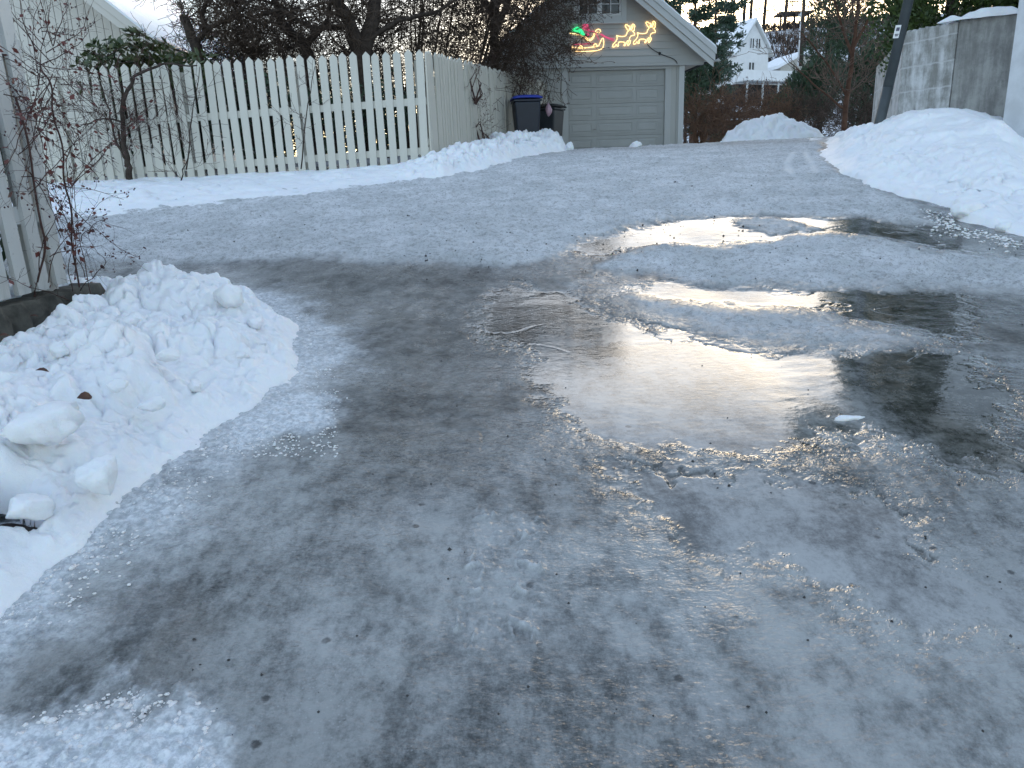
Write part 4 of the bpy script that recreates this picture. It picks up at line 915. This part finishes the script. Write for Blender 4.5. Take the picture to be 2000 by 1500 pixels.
# ------------------------------------------------------------------ vines and shrubs at the fences
def smoothline3(pts):
    for _ in range(2):
        q = [pts[0]]
        for a, b in zip(pts[:-1], pts[1:]): q += [tuple(.75*a[i]+.25*b[i] for i in range(3)), tuple(.25*a[i]+.75*b[i] for i in range(3))]
        q.append(pts[-1]); pts = q
    return pts
def vine(name, label, roots, n, zone, L, r, leaves, base, leafsz=.028, berries=0, mat=M_vine, cat='shrub', droop=-.03, start_r=1.0):
    root = empty(name, base, 0, label, cat); b = Vector(base); T = Tree(); LP = []; LD = []; BP = []
    for i in range(n):
        p = Vector(roots[RS.randint(len(roots))])+rv()*.06-b; tgt = Vector([RS.uniform(*zone[k]) for k in range(3)])-b
        d = (tgt-p).normalized(); ln = min(L*RS.uniform(.7, 1.2), (tgt-p).length*1.1); q = p.copy(); P = [q.copy()]; dirs = [d]
        for k in range(10):
            d = (d+rv()*.22+(tgt-q).normalized()*.15+Vector((0, 0, droop))).normalized(); q = q+d*ln/10; P.append(q.copy()); dirs.append(d)
        T.tube(P, [r*(1-.6*k/10) for k in range(11)], 5)
        for k in range(2, 11):
            if RS.rand() < .55: 
                T.branch(P[k], dirs[k]+rv()*.9, RS.uniform(.06, .22), r*.45, 0, 1, (2,), .5, .0, minr=r*.25)
            for _ in range(leaves): 
                if RS.rand() < .5: LP.append(tuple(P[k]+rv()*.02)); LD.append(tuple(dirs[k]+rv()*.9))
        for (tp, td) in T.tips[-4:]:
            if berries and RS.rand() < berries: BP.append(tp)
        T.tips = []
    link('stems', T.mesh('stems'), root, [mat])
    if LP: V, Fq = leafcloud(LP, LD, leafsz, .55, .3); link('leaves', npmesh('leaves', V, Fq, False), root, [M_redleaf])
    if BP:
        m = MB()
        for p in BP:
            for _ in range(2):
                c = p+rv()*.012; s = .006; m.add([c+Vector(v)*s for v in ((1, 0, 0), (-1, 0, 0), (0, 1, 0), (0, -1, 0), (0, 0, 1), (0, 0, -1))], [(0, 2, 4), (2, 1, 4), (1, 3, 4), (3, 0, 4), (2, 0, 5), (1, 2, 5), (3, 1, 5), (0, 3, 5)], True)
        m.build('berries', simple('dark_berry', (.05, .008, .012), .3), root)['kind'] = 'stuff'
    return root
vb = (-2.42, 4.25, .86)
stem_pts = [A_(64, 600, 4.0), A_(72, 552, 4.0), A_(92, 480, 4.0), A_(80, 440, 3.98), A_(66, 360, 3.96), A_(60, 300, 3.98), A_(44, 230, 3.96), A_(30, 190, 3.97)]
end_pts = [A_(160, 590, 4.30), A_(150, 530, 4.34), A_(138, 470, 4.33), A_(142, 410, 4.36), A_(122, 350, 4.3), A_(126, 290, 4.34), A_(100, 220, 4.3), A_(104, 165, 4.33), A_(78, 135, 4.36)]
m_ = MB(); 
vroot = vine('barberry_bush', 'thorny bush with dark red leaves and berries sprawling over the end of the near fence', stem_pts[1:]+end_pts+end_pts, 44, ((-2.55, -2.02), (3.5, 4.75), (1.1, 2.2)), .70, .0028, 2, vb, .036, .8)
m_.tube([Vector(p)-Vector(vb) for p in smoothline3(stem_pts)], .0055, 7).tube([Vector(p)-Vector(vb) for p in smoothline3(end_pts)], .005, 7); m_.build('main_stems', M_vine, vroot)
vine('barberry_bush', 'arching thorny twigs rising from a cut branch past the near fence, before the house gable', [A_(72, 145, 4.4), A_(88, 115, 4.4), A_(86, 80, 4.4)], 14, ((-2.9, -2.35), (4.3, 4.9), (2.15, 2.7)), .6, .0030, 2, vb, .028, .4)
# old shrub with a thick stem against the long fence
sb = gnd(262, 362); sbz = float(G(*sb))
s0 = (at(258, 355, 10.5).x, 10.45, 1.55)
bare_tree('old_rose_bush', s0, [([s0, A_(250, 320, 10.45), A_(240, 270, 10.45), A_(240, 200, 10.4), A_(262, 150, 10.4), A_(320, 125, 10.4), A_(385, 128, 10.4)], .045, .008, 16),
     ([A_(250, 320, 10.45), A_(225, 270, 10.4), A_(212, 215, 10.4), A_(190, 150, 10.4)], .02, .006, 12), ([A_(240, 240, 10.4), A_(200, 230, 10.3), A_(150, 250, 10.2)], .014, .005, 8)],
     'old rose bush with a thick dark stem standing against the long picket fence', kids=(5, 3), minr=.0025, bl=.55, cat='shrub', tmat=M_vine)
for (px, Y, lab) in [(365, 10.35, 'small bare twig growing against the long fence right of the old rose bush'), (590, 10.4, 'small bare twig hooked over the middle of the long fence'), (350, 9.9, 'thin dry stem poking out of the snow before the long fence')]:
    b0 = A_(px, 330 if px != 350 else 365, Y); b1 = A_(px+8, 230 if px != 350 else 330, Y); b2 = A_(px+25, 130 if px != 350 else 290, Y)
    bare_tree('thin_twig', b0, [([b0, b1, b2], .010, .004, 8)], lab, kids=(3, 2), minr=.0022, bl=.35, cat='twig', tmat=M_vine, group='bare twigs by the picket fences')
for (px, py, Y, lab) in [(950, 160, 12.5, 'dry creeper hanging on the near end of the board fence'), (975, 250, 12.7, 'wisp of dry creeper low on the board fence'), (1060, 170, 15.2, 'dry creeper trailing from the dense bush above the bins')]:
    p = at(px, py, Y); 
    fx = -1.0+(Y-10.5)*.256+.08
    twig_bush('dry_creeper', lab, (fx, Y, p.z), (.10, .35, .35), 26, .22, .003, M_vine, 120, M_drybrown, .03, base=(fx, Y, p.z-.3), cat='creeper', group='dry creepers on the board fence', kids=(2, 2))

# ------------------------------------------------------------------ house behind the left fence, flagpole
def house_left():
    Y = 15.5; ax, az = at(240, 45, Y).x, 0
    # gable wall facing the camera; lower wall edge follows
    o = at(120, 140, Y); root = empty('house', (o.x, Y, 1.7), R(0), 'cream boarded house gable with a wide sloping white roof edge, at the top left', 'house')
    # right roof line through two photo points
    p1 = at(198, 0, Y); p2 = at(298, 88, Y-.5); L = lambda p: Vector((p.x-o.x, p.y-Y, p.z-1.7))
    a, b = L(p1), L(p2); sl_ = (b.z-a.z)/(b.x-a.x)
    zr = lambda x: a.z+sl_*(x-a.x)
    xr = (0.3-a.z)/sl_+a.x; xr = b.x-.35
    m = MB(); bw = .148; x = -6.0
    while x < xr:
        x1 = min(x+bw, xr); m.prism([(x+.006, -.5), (x1-.006, -.5), (x1-.006, zr(x1)-.05), (x+.006, zr(x)-.05)], 0, .03); x = x1
    m.prism([(-6, -.5), (xr, -.5), (xr, zr(xr)-.05), (-6, zr(-6)-.05)], .03, .12)
    m.build('wall', M_house, root)
    MB().box(xr-.10, xr, .12, 7, -.5, zr(xr)-.1).build('side_wall', M_house, root)
    def slab(o0, o1, y0, y1, mat, name, x0=-6.0, x1=b.x+.25):
        MB().prism([(x0, zr(x0)+o0), (x1, zr(x1)+o0), (x1, zr(x1)+o1), (x0, zr(x0)+o1)], y0, y1).build(name, mat, root, .006)
    slab(.0, .16, -.85, 7, simple('house_soffit', (.45, .44, .41), .7), 'roof')
    slab(-.10, .17, -.90, -.853, M_house, 'rake_board'); slab(.05, .21, -.93, -.902, M_house, 'rake_trim'); slab(.212, .27, -.95, 7, M_snow, 'roof_snow')
house_left()
fp = at(272, 45, 17.5)
fr = empty('flagpole', (fp.x, 17.5, float(G(fp.x, 17.5))), 0, 'tall white flagpole just right of the house roof edge', 'flagpole')
MB().tube([(0, 0, 0), (.0, 0, 5), (-.01, 0, 9)], [.06, .045, .03], 12).build('pole', M_white, fr)
MB().tube([(0, 0, -.1), (0, 0, .5)], [.09, .09], 12).build('base', M_white, fr)

# ------------------------------------------------------------------ right side: concrete wall, lamp post, hedge, white pillar
def conc(name, light, dark, amt, drip=True):
    t = NT(name); a = t.noise(4, 7, .7); dr = t.noise(7, 6, .7, scale3=(1, 1, .14)); pit = t.noise(45, 4, .7)
    # formwork seams every 28 cm
    sep = t.n('ShaderNodeSeparateXYZ'); t.put(sep.inputs[0], t.pos); zz = t.math('ADD', sep.outputs['Z'], t.mul(a, .05))
    seam = t.rng(t.math('ABSOLUTE', t.math('SUBTRACT', t.math('FRACT', t.mul(zz, 3.3)), .5)), .0, .06, 1, 0)
    f = t.rng(t.add(t.mul(a, .45), t.mul(dr, .6)), .42, .66)
    c = t.mix(f, dark, light)
    if drip: c = t.mix(t.mul(seam, .7), c, (.62, .62, .62))
    c = t.mix(t.rng(pit, .64, .72, 0, .7), c, (.06, .06, .055))
    return t.set(Base_Color=c, Roughness=.9, Normal=t.bump(t.add(t.mul(pit, .5), t.add(a, t.mul(seam, -.3 if drip else 0))), .8, .02))
M_c1 = conc('limewashed_concrete', (.66, .67, .67), (.26, .26, .24), 1); M_c2 = conc('bare_concrete', (.42, .42, .40), (.22, .22, .21), 1, False)
def wall_seg(p0, p1, t0, t1, b, th, mat, name, parent, o):
    # p: (x,y) ends; t: top z
    p0 = Vector((p0[0], p0[1])); p1 = Vector((p1[0], p1[1])); d = (p1-p0); n = Vector((-d.y, d.x)).normalized()*th
    N = 24; V = []
    for i in range(N+1):
        q = p0+d*i/N; t = t0+(t1-t0)*i/N+.012*math.sin(i*2.3)+RS.uniform(-.006, .006)
        for (w, z) in ((q, b), (q, t-.015), (q+n*.04, t), (q+n, t), (q+n, b)): V.append((w.x-o[0], w.y-o[1], z-o[2]))
    fs = [(i*5+k, i*5+k+5, i*5+k+6, i*5+k+1) for i in range(N) for k in range(4)]+[(0, 1, 2, 3, 4), tuple(N*5+k for k in (4, 3, 2, 1, 0))]
    return MB().add(V, fs).build(name, mat, parent)
Yw = 10.2
wa = at(1712, 130, 14.0); wb = at(1768, 66, 10.6); wc = at(1872, 42, 9.9); wd = at(1996, 24, 9.3)
O = (wb.x, wb.y, 1.6); cw = empty('concrete_wall', O, 0, 'grey concrete retaining wall with white lime streaks behind the right snow bank', 'wall')
wall_seg((wa.x, wa.y), (wb.x, wb.y), wa.z, wb.z, 1.0, .25, M_c1, 'wall_panel', cw, O)
wall_seg((wb.x+.01, wb.y-.01), (wc.x, wc.y), wb.z+.03, wc.z, 1.0, .25, M_c1, 'wall_panel', cw, O)
wall_seg((wc.x+.005, wc.y-.02), (wd.x+.4, wd.y-.2), wc.z+.02, wd.z, 1.0, .25, M_c2, 'wall_panel', cw, O)
def wallsnow():
    V = []; Fq = []; n = 60; k = 8
    for i in range(n+1):
        s = i/n; p = Vector((wc.x-.2, wc.y, wc.z+.01)).lerp(Vector((wd.x+.4, wd.y-.15, wd.z)), s)
        for j in range(k+1):
            a = math.pi*j/k; w = .15*min(1, i/9+.05)*(.6+.6*vn(np.array([i*.22]), np.array([.5]), 8)[0]); hh = (.13*vn(np.array([i*.17]), np.array([1.5]), 9)[0]+.02)*min(1, i/8+.05)
            V.append((p.x-O[0], p.y+.12-w*math.cos(a)-O[1], p.z+hh*math.sin(a)-O[2]-.005))
    for i in range(n):
        for j in range(k): a = i*(k+1)+j; Fq.append((a, a+k+1, a+k+2, a+1))
    link('snow_cap', npmesh('snow_cap', V, Fq), cw, [M_snow])
wallsnow()
# white rendered wall end at the frame's right edge
pe = at(1957, 243, 8.7); o = (pe.x, 8.7, 1.5)
pil = empty('white_wall', o, 0, 'smooth white rendered wall end at the right edge, in front of the concrete wall', 'wall')
MB().add([(0, 0, -.6), (.28, -1.2, -.6), (2.0, -1.2, -.6), (2.0, 0, -.6), (0, 0, 2.6), (.28, -1.2, 2.6), (2.0, -1.2, 2.6), (2.0, 0, 2.6)],
         [(0, 3, 2, 1), (4, 5, 6, 7), (0, 1, 5, 4), (1, 2, 6, 5), (2, 3, 7, 6), (3, 0, 4, 7)]).build('render', simple('white_render', (.62, .64, .66), .8, .12, 3, .006, 30), pil, .01)
# leaning lamp post
lb = at(1724, 214, 9.4); lt = at(1777, -10, 9.4); dirp = (lt-lb).normalized()
lp = empty('lamp_post', (lb.x, lb.y, lb.z-.7), 0, 'leaning dark grey lamp post standing in the snow before the concrete wall', 'lamp post')
L0 = Vector((0, 0, .7)); P0 = L0-dirp*.7
M_post = simple('galvanised_post', (.055, .066, .07), .5, .15, 6, metal=.1)
MB().tube([P0, L0+dirp*.25], .0605, 16).build('base_sleeve', M_post, lp)
MB().tube([L0+dirp*.25, L0+dirp*5.2], [.058, .045], 16).build('pole', M_post, lp)
top = L0+dirp*5.2
MB().tube([top, top+Vector((-.3, -.1, .25)), top+Vector((-1.0, -.3, .33))], .03, 10).build('arm', M_post, lp)
MB().box(top.x-1.45, top.x-.95, top.y-.42, top.y-.2, top.z+.28, top.z+.38).build('lamp_head', M_post, lp, .02)
sp = at(1756, 62, 9.32)-lb+Vector((0, 0, .7))
sg = MB(); M_plate = simple('sign_plate', (.75, .75, .75), .5, .03); M_ink = simple('sign_ink', (.08, .08, .12), .6)
yz = Vector((0, 0, 1)); u_ = Vector((1, -.15, 0)).normalized(); v_ = dirp
def plate(m, cx, cy, w, h, off, c=sp):
    q = [c+u_*(cx+a*w/2)+v_*(cy+b*h/2)+Vector((0, -1, 0))*off for a, b in ((-1, -1), (1, -1), (1, 1), (-1, 1))]
    r_ = [p+Vector((0, .006, 0)) for p in q]; m.add(q+r_, [(0, 1, 2, 3), (7, 6, 5, 4), (1, 0, 4, 5), (2, 1, 5, 6), (3, 2, 6, 7), (0, 3, 7, 4)])
m = MB(); plate(m, -.03, .0, .06, .14, .02); s1 = m.build('sign', M_plate, lp)
m = MB(); plate(m, -.03, .025, .034, .036, .0275); plate(m, -.03, -.03, .04, .008, .0275); plate(m, -.03, -.045, .03, .008, .0275); m.build('sign_print', M_ink, s1)
# dense shrub added as dark backing so the near fence gaps read dark
leafy('evergreen_shrub', 'evergreen shrub added as dark backing behind the near picket fence', (-3.12, 3.55, 1.75), (.38, 1.3, 1.3), 2400, .10, M_conifer, (-3.12, 3.55, .6))
# tall evergreen hedge above the wall
def hedge(name, label, blobs, n, sz, mat, base, group=None, cat='hedge', aspect=.45, trunk=True):
    b = Vector(base); root = empty(name, b, 0, label, cat, group); P = []; D = []
    for (c, rad, w) in blobs:
        k = int(n*w); u = RS.normal(size=(k, 3)); u /= np.linalg.norm(u, axis=1)[:, None]; rr = RS.uniform(.55, 1, k)[:, None]**.5
        lump = 1+.16*np.sin(u[:, :1]*9+u[:, 2:]*13)+.10*np.sin(u[:, 1:2]*21+u[:, 2:]*17)
        p = np.array(c)-np.array(b)+u*rr*lump*np.array(rad); d = u*.7+np.array([0, 0, .8]); P.append(p); D.append(d)
    V, Fq = leafcloud(np.concatenate(P), np.concatenate(D), sz, aspect, .45)
    link('foliage', npmesh('foliage', V, Fq, False), root, [mat])
    if trunk:
        T = Tree()
        for (c, rad, w) in blobs:
            c_ = Vector(c)-b; T.tube([Vector((c_.x, c_.y, 0)), Vector((c_.x+.05, c_.y, max(.3, c_.z))), Vector((c_.x, c_.y, max(.5, c_.z+rad[2]*.7)))], [.07, .05, .02], 7)
        link('stems', T.mesh('stems'), root, [M_bark])
    return root
for k, (px, py, Y, rx, ry, rz, lab) in enumerate([
    (1868, -150, 14.6, .95, .9, 3.6, 'tall green cypress furthest left above the concrete wall'),
    (1885, -210, 12.0, 1.1, .9, 3.9, 'tall green cypress in the middle above the concrete wall'),
    (2120, -230, 11.6, 1.2, .9, 4.0, 'tall green cypress above the right end of the concrete wall')]):
    c = at(px, py, Y); hedge('cypress', lab, [((c.x, c.y, c.z), (rx, ry, rz), 1)], 42000, .085, M_hedge, (c.x, c.y, 1.7), 'cypresses above the concrete wall', 'tree')
for (X_, Y_, lab) in [(8.3, 10.4, 'cypress standing behind the white wall end'), (8.9, 7.6, 'cypress outside the right edge behind the white wall')]:
    hedge('cypress', lab, [((X_, Y_, 5.3), (1.2, 1.2, 3.9), 1)], 20000, .09, M_hedge, (X_, Y_, 1.5), 'cypresses above the concrete wall', 'tree')

# ------------------------------------------------------------------ far background on the right
def conifer(name, label, px, Y, ytop, ybase, rw, n, mat=M_needle, bark=M_barkred, tr=.16, lean=0, group=None, start=.25, droop=-.25, sz=.22, dense=16, side=None):
    tp = at(px, ytop, Y); bz = float(G(tp.x, Y)); H = tp.z-bz; b = Vector((tp.x, Y, bz)); root = empty(name, b, 0, label, 'tree', group)
    T = Tree(); P = []; D = []
    T.tube([Vector((lean*i/6, 0, H*i/6)) for i in range(7)], [tr*(1-.8*i/6) for i in range(7)], 8)
    for i in range(n):
        f = start+(1-start)*(i+RS.rand())/n; z = H*f; a = RS.uniform(0, 2*math.pi); L = rw*(1-.72*(f-start)/(1-start))*RS.uniform(.55, 1.1)
        if side is not None: L *= 1+side*math.cos(a)
        d = Vector((math.cos(a), math.sin(a), droop*.3)); q = Vector((lean*f, 0, z)); pts = [q.copy()]
        for k in range(4): d = (d+Vector((0, 0, .10))+rv()*.12).normalized(); q = q+d*L/4; pts.append(q.copy())
        T.tube(pts, [.05*(1-f)+.02, .02, .015, .012, .008], 4)
        for k in range(dense):
            t = RS.uniform(.25, 1.05)*4; j = min(3, int(t)); p = pts[j].lerp(pts[j+1], t-j)+rv()*L*.10; P.append(tuple(p)); D.append((d.x, d.y, .5))
    P = np.array(P); D = np.array(D)
    P = np.repeat(P, 16, 0)+RS.normal(size=(len(P)*16, 3))*np.array([.14, .14, .05])*sz*4; D = np.repeat(D, 16, 0)
    link('trunk', T.mesh('trunk'), root, [bark]); V, Fq = leafcloud(P, D, sz, .35, .6); link('crown', npmesh('crown', V, Fq, False), root, [mat]); return root
conifer('pine_tree', 'tall dark pine just right of the garage roof', 1362, 40, -120, 200, 2.2, 46, tr=.17, group='pines behind the garage', start=.35, sz=.20, dense=14)
conifer('pine_tree', 'second dark pine behind the tall one beside the garage roof', 1402, 47, -90, 200, 2.5, 46, tr=.18, group='pines behind the garage', start=.42, sz=.22, dense=13)
conifer('spruce_tree', 'short bushy spruce with drooping branches in front of the white house', 1398, 34, 55, 220, 1.35, 60, tr=.10, start=.12, sz=.16, dense=13)
conifer('pine_tree', 'pine peering over the garage roof slope', 1330, 44, -60, 200, 2.1, 40, tr=.15, start=.4, sz=.2, dense=12, group='pines behind the garage')
conifer('pine_tree', 'small thin pine on the ridge left of the white house', 1437, 110, -60, 40, 4.2, 26, tr=.2, start=.3, sz=.4, dense=10)
for (px, lab) in [(1452, 'thin bare trunk on the ridge, first from the left above the white house'), (1465, 'thin bare trunk on the ridge directly above the white house gable'), (1492, 'thin bare trunk on the ridge right of the white house gable'), (1533, 'bare trunk rising through the lookout platform')]:
    p = at(px, 30, 120); bz = float(G(p.x, 120)); b0 = (p.x, 120, bz-.5)
    bare_tree('ridge_tree', b0, [([b0, (p.x+.2, 120, bz+6), (p.x+.6, 120, bz+13)], .28, .15, 9)], lab, kids=(4, 3), minr=.03, bl=2.4, up=.1, cat='tree', group='bare trees on the ridge', tmat=M_bark)
RG = np.random.RandomState(5)
def ridge_brush():
    P = []; D = []
    for i in range(2600):
        x = RS.uniform(24, 75); y = RS.uniform(84, 128); 
        if fbm(np.array([x*.12]), np.array([y*.12]), 55, 2)[0] < -.02: continue
        z = float(G(x, y)); 
        for k in range(5): P.append((x+RS.normal()*.4, y+RS.normal()*.4, z)); D.append((RS.normal()*.4, RS.normal()*.4, 1))
    V, Fq = leafcloud(P, D, 1.4, .12, .15); tag(link('scrub', npmesh('scrub', V, Fq, False), None, [M_bark]), 'leafless scrub on the snowy hillside', 'scrub', kind='stuff')
ridge_brush()
def screen_wood():  # added treeline, blocks the golden horizon glow behind the fence
    P = []; D = []
    for x in np.arange(-260, 62, 2.2):
        y = 235+RS.uniform(-14, 14); h = RS.uniform(17, 24)*(1+.25*math.sin(x*.05)); z0 = .4
        for k in range(110):
            f = RS.rand()**.8; w = 2.6*(1-f)+.3; P.append((x+RS.normal()*w*.6, y+RS.normal()*w*.6, z0+h*f)); D.append((RS.normal(), RS.normal(), .3))
    V, Fq = leafcloud(P, D, 2.6, .6, .4); tag(link('screen_wood', npmesh('screen_wood', V, Fq, False), None, [M_needle]), 'distant wood added low on the horizon to block its golden glow', 'wood', kind='stuff')
screen_wood()
# lookout platform
def platform():
    a = at(1525, 24, 116); b_ = at(1590, 20, 116); root = empty('lookout_platform', (a.x, 116, a.z-1.5), 0, 'dark wooden lookout platform with railing on the ridge skyline', 'platform')
    w = b_.x-a.x; M_dw = simple('dark_timber', (.05, .04, .035), .9)
    MB().box(0, w, 0, 3, 1.35, 1.6).build('deck', M_dw, root)
    for i in range(7): MB().tube([(w*i/6, .1, 1.6), (w*i/6, .1, 2.9)], .05, 5).build('railing_post', M_dw, root)
    MB().tube([(0, .1, 2.9), (w, .1, 2.9)], .06, 5).tube([(0, .1, 2.3), (w, .1, 2.3)], .03, 5).build('railing', M_dw, root)
    for x in (.4, w*.5, w-.4): MB().tube([(x, 1, -.8), (x, 1, 1.35)], .16, 6).build('leg', M_dw, root)
platform()
# white house
def white_house():
    Y = 72.0; o = at(1466, 205, Y); zb = 7.0
    root = empty('white_house', (o.x, Y, zb), R(25), 'white two storey house with a steep snow covered roof and balcony, beyond the pines', 'house')
    W, E, A, D_ = 1.82, 4.75, 7.15, 5.2
    MB().prism([(-W, 0), (W, 0), (W, E), (0, A-.1), (-W, E)], 0, D_).build('wall', M_white, root)
    tn = (A-E)/W
    for s in (-1, 1):
        x1 = s*(W+.35); z1 = A-(W+.35)*tn
        pts = [(0, A), (0, A+.12), (x1, z1+.12), (x1, z1)]
        if s > 0: pts = pts[::-1]
        MB().prism(pts, -.35, D_+.4).build('roof', M_trim, root)
        pts = [(0, A+.121), (0, A+.36), (x1, z1+.33), (x1, z1+.121)]
        if s > 0: pts = pts[::-1]
        MB().prism(pts, -.30, D_+.4).build('roof_snow', M_snowfar, root, .05)
    def win(x0, x1, z0, z1):
        w = MB().box(x0-.07, x0, -.06, .03, z0, z1).box(x1, x1+.07, -.06, .03, z0, z1).box(x0-.07, x1+.07, -.061, .03, z1, z1+.07).box(x0-.07, x1+.07, -.062, .03, z0-.07, z0).build('window', M_white, root)
        t = NT('house_glass'); t.set(Base_Color=(.04, .045, .05), Roughness=.1); MB().box(x0, x1, -.02, -.005, z0, z1).build('pane', t.m, w)
        c = (x0+x1)/2; MB().box(c-.05, c+.05, -.05, -.021, z0, z1).build('mullion', M_white, w)
    win(-.42, .02, 4.95, 5.75); win(.28, .74, 4.95, 5.75); win(-.45, .15, 2.9, 3.75)
    MB().box(-W-.3, W+2.6, -1.6, -.01, 2.0, 2.12).build('balcony_floor', M_trim, root)
    MB().box(-W-.3, W+2.6, -1.66, -1.601, 2.05, 2.9).box(-W-.36, -W-.301, -1.66, -.02, 2.05, 2.9).build('balcony_panel', M_white, root)
    for x in (-W, 0, W, W+2.3): MB().box(x-.06, x+.06, -1.5, -1.38, -1.5, 2.0).build('balcony_post', M_trim, root)
    MB().box(-W-.02, W+2.5, -.05, 4, -3, 1.9).build('basement', simple('dark_basement', (.035, .03, .03), .9), root)
    MB().box(-W-2.2, -W-.01, 1.5, 4.5, -2, 3.2).build('side_wing', M_white, root)
white_house()
def small_house():
    Y = 88; o = at(1575, 135, Y); root = empty('small_house', (o.x, Y, o.z-2), R(12), 'small low house with a snowy roof half hidden by evergreen shrubs', 'house')
    MB().prism([(-3.2, 0), (3.2, 0), (3.2, 2.1), (-.6, 3.4), (-3.2, 2.2)], 0, 5).build('wall', simple('grey_house_paint', (.5, .48, .44), .7), root)
    for pts in ([(-3.8, 2.0), (-.6, 3.5), (-.6, 3.9), (-3.8, 2.35)], [(-.6, 3.5), (4.0, 3.0), (4.0, 3.4), (-.6, 3.9)]): MB().prism(pts, -.5, 5.5).build('roof', M_snowfar, root)
small_house()
def far_pole(px0, py0, px1, py1, Y, r, mat, label, name='utility_pole', cat='pole'):
    a, b = at(px0, py0, Y), at(px1, py1, Y); root = empty(name, a, 0, label, cat)
    MB().tube([(0, 0, -1), b-a], [r, r*.7], 10).build('pole', mat, root); MB().box((b-a).x-r*3, (b-a).x+r*3, -r*.3, r*.3, (b-a).z-.4, (b-a).z-.2).build('crossbar', mat, root)
far_pole(1566, 105, 1573, -60, 70, .19, M_bark, 'dark wooden utility pole in front of the snowy slope'); far_pole(1560, 105, 1565, 22, 71, .07, M_white, 'thin white pole beside the dark utility pole', 'flagpole', 'flagpole')
# shrubs and trees between crest and houses
def evg(px, py, Y, rx, ry, rz, n, lab, sz=.16, mat=M_conifer):
    c = at(px, py, Y); gz = float(G(c.x, Y)); hedge('evergreen_bush', lab, [((c.x-rx*.4, Y, c.z-rz*.1), (rx*.6, ry, rz*.8), .5), ((c.x+rx*.35, Y, c.z), (rx*.65, ry, rz), .5)], n, sz, mat, (c.x, Y, min(gz, c.z-rz)), 'evergreen bushes beyond the crest', 'bush', .3)
evg(1585, 178, 30, .95, .8, 1.1, 9000, 'dark green evergreen bush below the small house, beyond the snow pile')
evg(1640, 60, 34, 1.3, 1.0, 2.6, 12000, 'tall dark evergreen behind the bare tree')
evg(1530, 215, 34, .8, .8, .8, 5000, 'low dark evergreen bush under the balcony of the white house')
evg(1350, 160, 30, .5, .6, 1.3, 5000, 'narrow dark evergreen beside the garage corner')
evg(1700, 170, 26, .7, .8, 1.5, 8000, 'dark evergreen bush behind the end of the concrete wall')
tb = at(1648, 235, 19.5); tb = (tb.x, 19.5, 1.6)
bare_tree('bare_tree', tb, [([tb, A_(1652, 200, 19.5), A_(1664, 120, 19.5), A_(1672, 50, 19.5), A_(1680, -60, 19.5)], .075, .03, 18),
    ([A_(1655, 190, 19.5), A_(1620, 130, 19.4), A_(1580, 80, 19.3), A_(1560, 60, 19.3)], .03, .01, 4), ([A_(1650, 215, 19.5), A_(1590, 165, 19.4), A_(1540, 120, 19.3)], .03, .01, 4),
    ([A_(1665, 110, 19.5), A_(1640, 40, 19.6), A_(1620, -30, 19.7)], .04, .015, 12), ([A_(1668, 90, 19.5), A_(1700, 30, 19.4), A_(1710, -40, 19.3)], .04, .015, 12)],
    'bare young tree with a reddish trunk beside the concrete wall', mat=M_barkred, kids=(4, 3, 2), wob=.3, minr=.006, up=.09, tmat=M_twigpale)
for (px, py, Y, w, h, n, lab, mt) in [(1368, 250, 22, .62, .55, 150, 'reddish brown thicket right beside the garage corner', M_twig2), (1430, 246, 23, .7, .55, 170, 'reddish brown thicket in the middle beyond the crest', M_twig2), (1500, 240, 24, .8, .5, 150, 'reddish brown thicket behind the left of the snow pile', M_twig2),
                                    (1590, 240, 24, .9, .55, 150, 'dark bare thicket behind the right of the snow pile', M_twig), (1680, 245, 22, .7, .5, 120, 'dark bare thicket at the foot of the bare tree', M_twig)]:
    c = at(px, py, Y); bz = min(float(G(c.x, Y)), c.z-h); twig_bush('thicket', lab, (c.x, Y, c.z), (w, .8, h), n, .65, .010, mt, 900, M_drybrown, .05, base=(c.x, Y, bz), group='bare thickets beyond the crest', up=.9, kids=(3, 2), outward=.5)
def gwall():
    a = at(1395, 216, 42); b_ = at(1500, 204, 42); root = empty('garden_wall', (a.x, 42, a.z-1.5), 0, 'low dark garden wall with snow on its ledges below the white house', 'wall')
    w = b_.x-a.x+1; MB().box(-.5, w, 0, .8, -1.2, 1.4).box(-.5, w, -.6, -.001, -1.2, .95).build('stone', simple('dark_stone', (.06, .055, .055), .9, .4, 3), root)
    MB().box(-.5, w, .0, .8, 1.401, 1.47).box(-.5, w, -.6, -.002, .951, 1.01).build('snow_cap', M_snowfar, root, .02)
gwall()
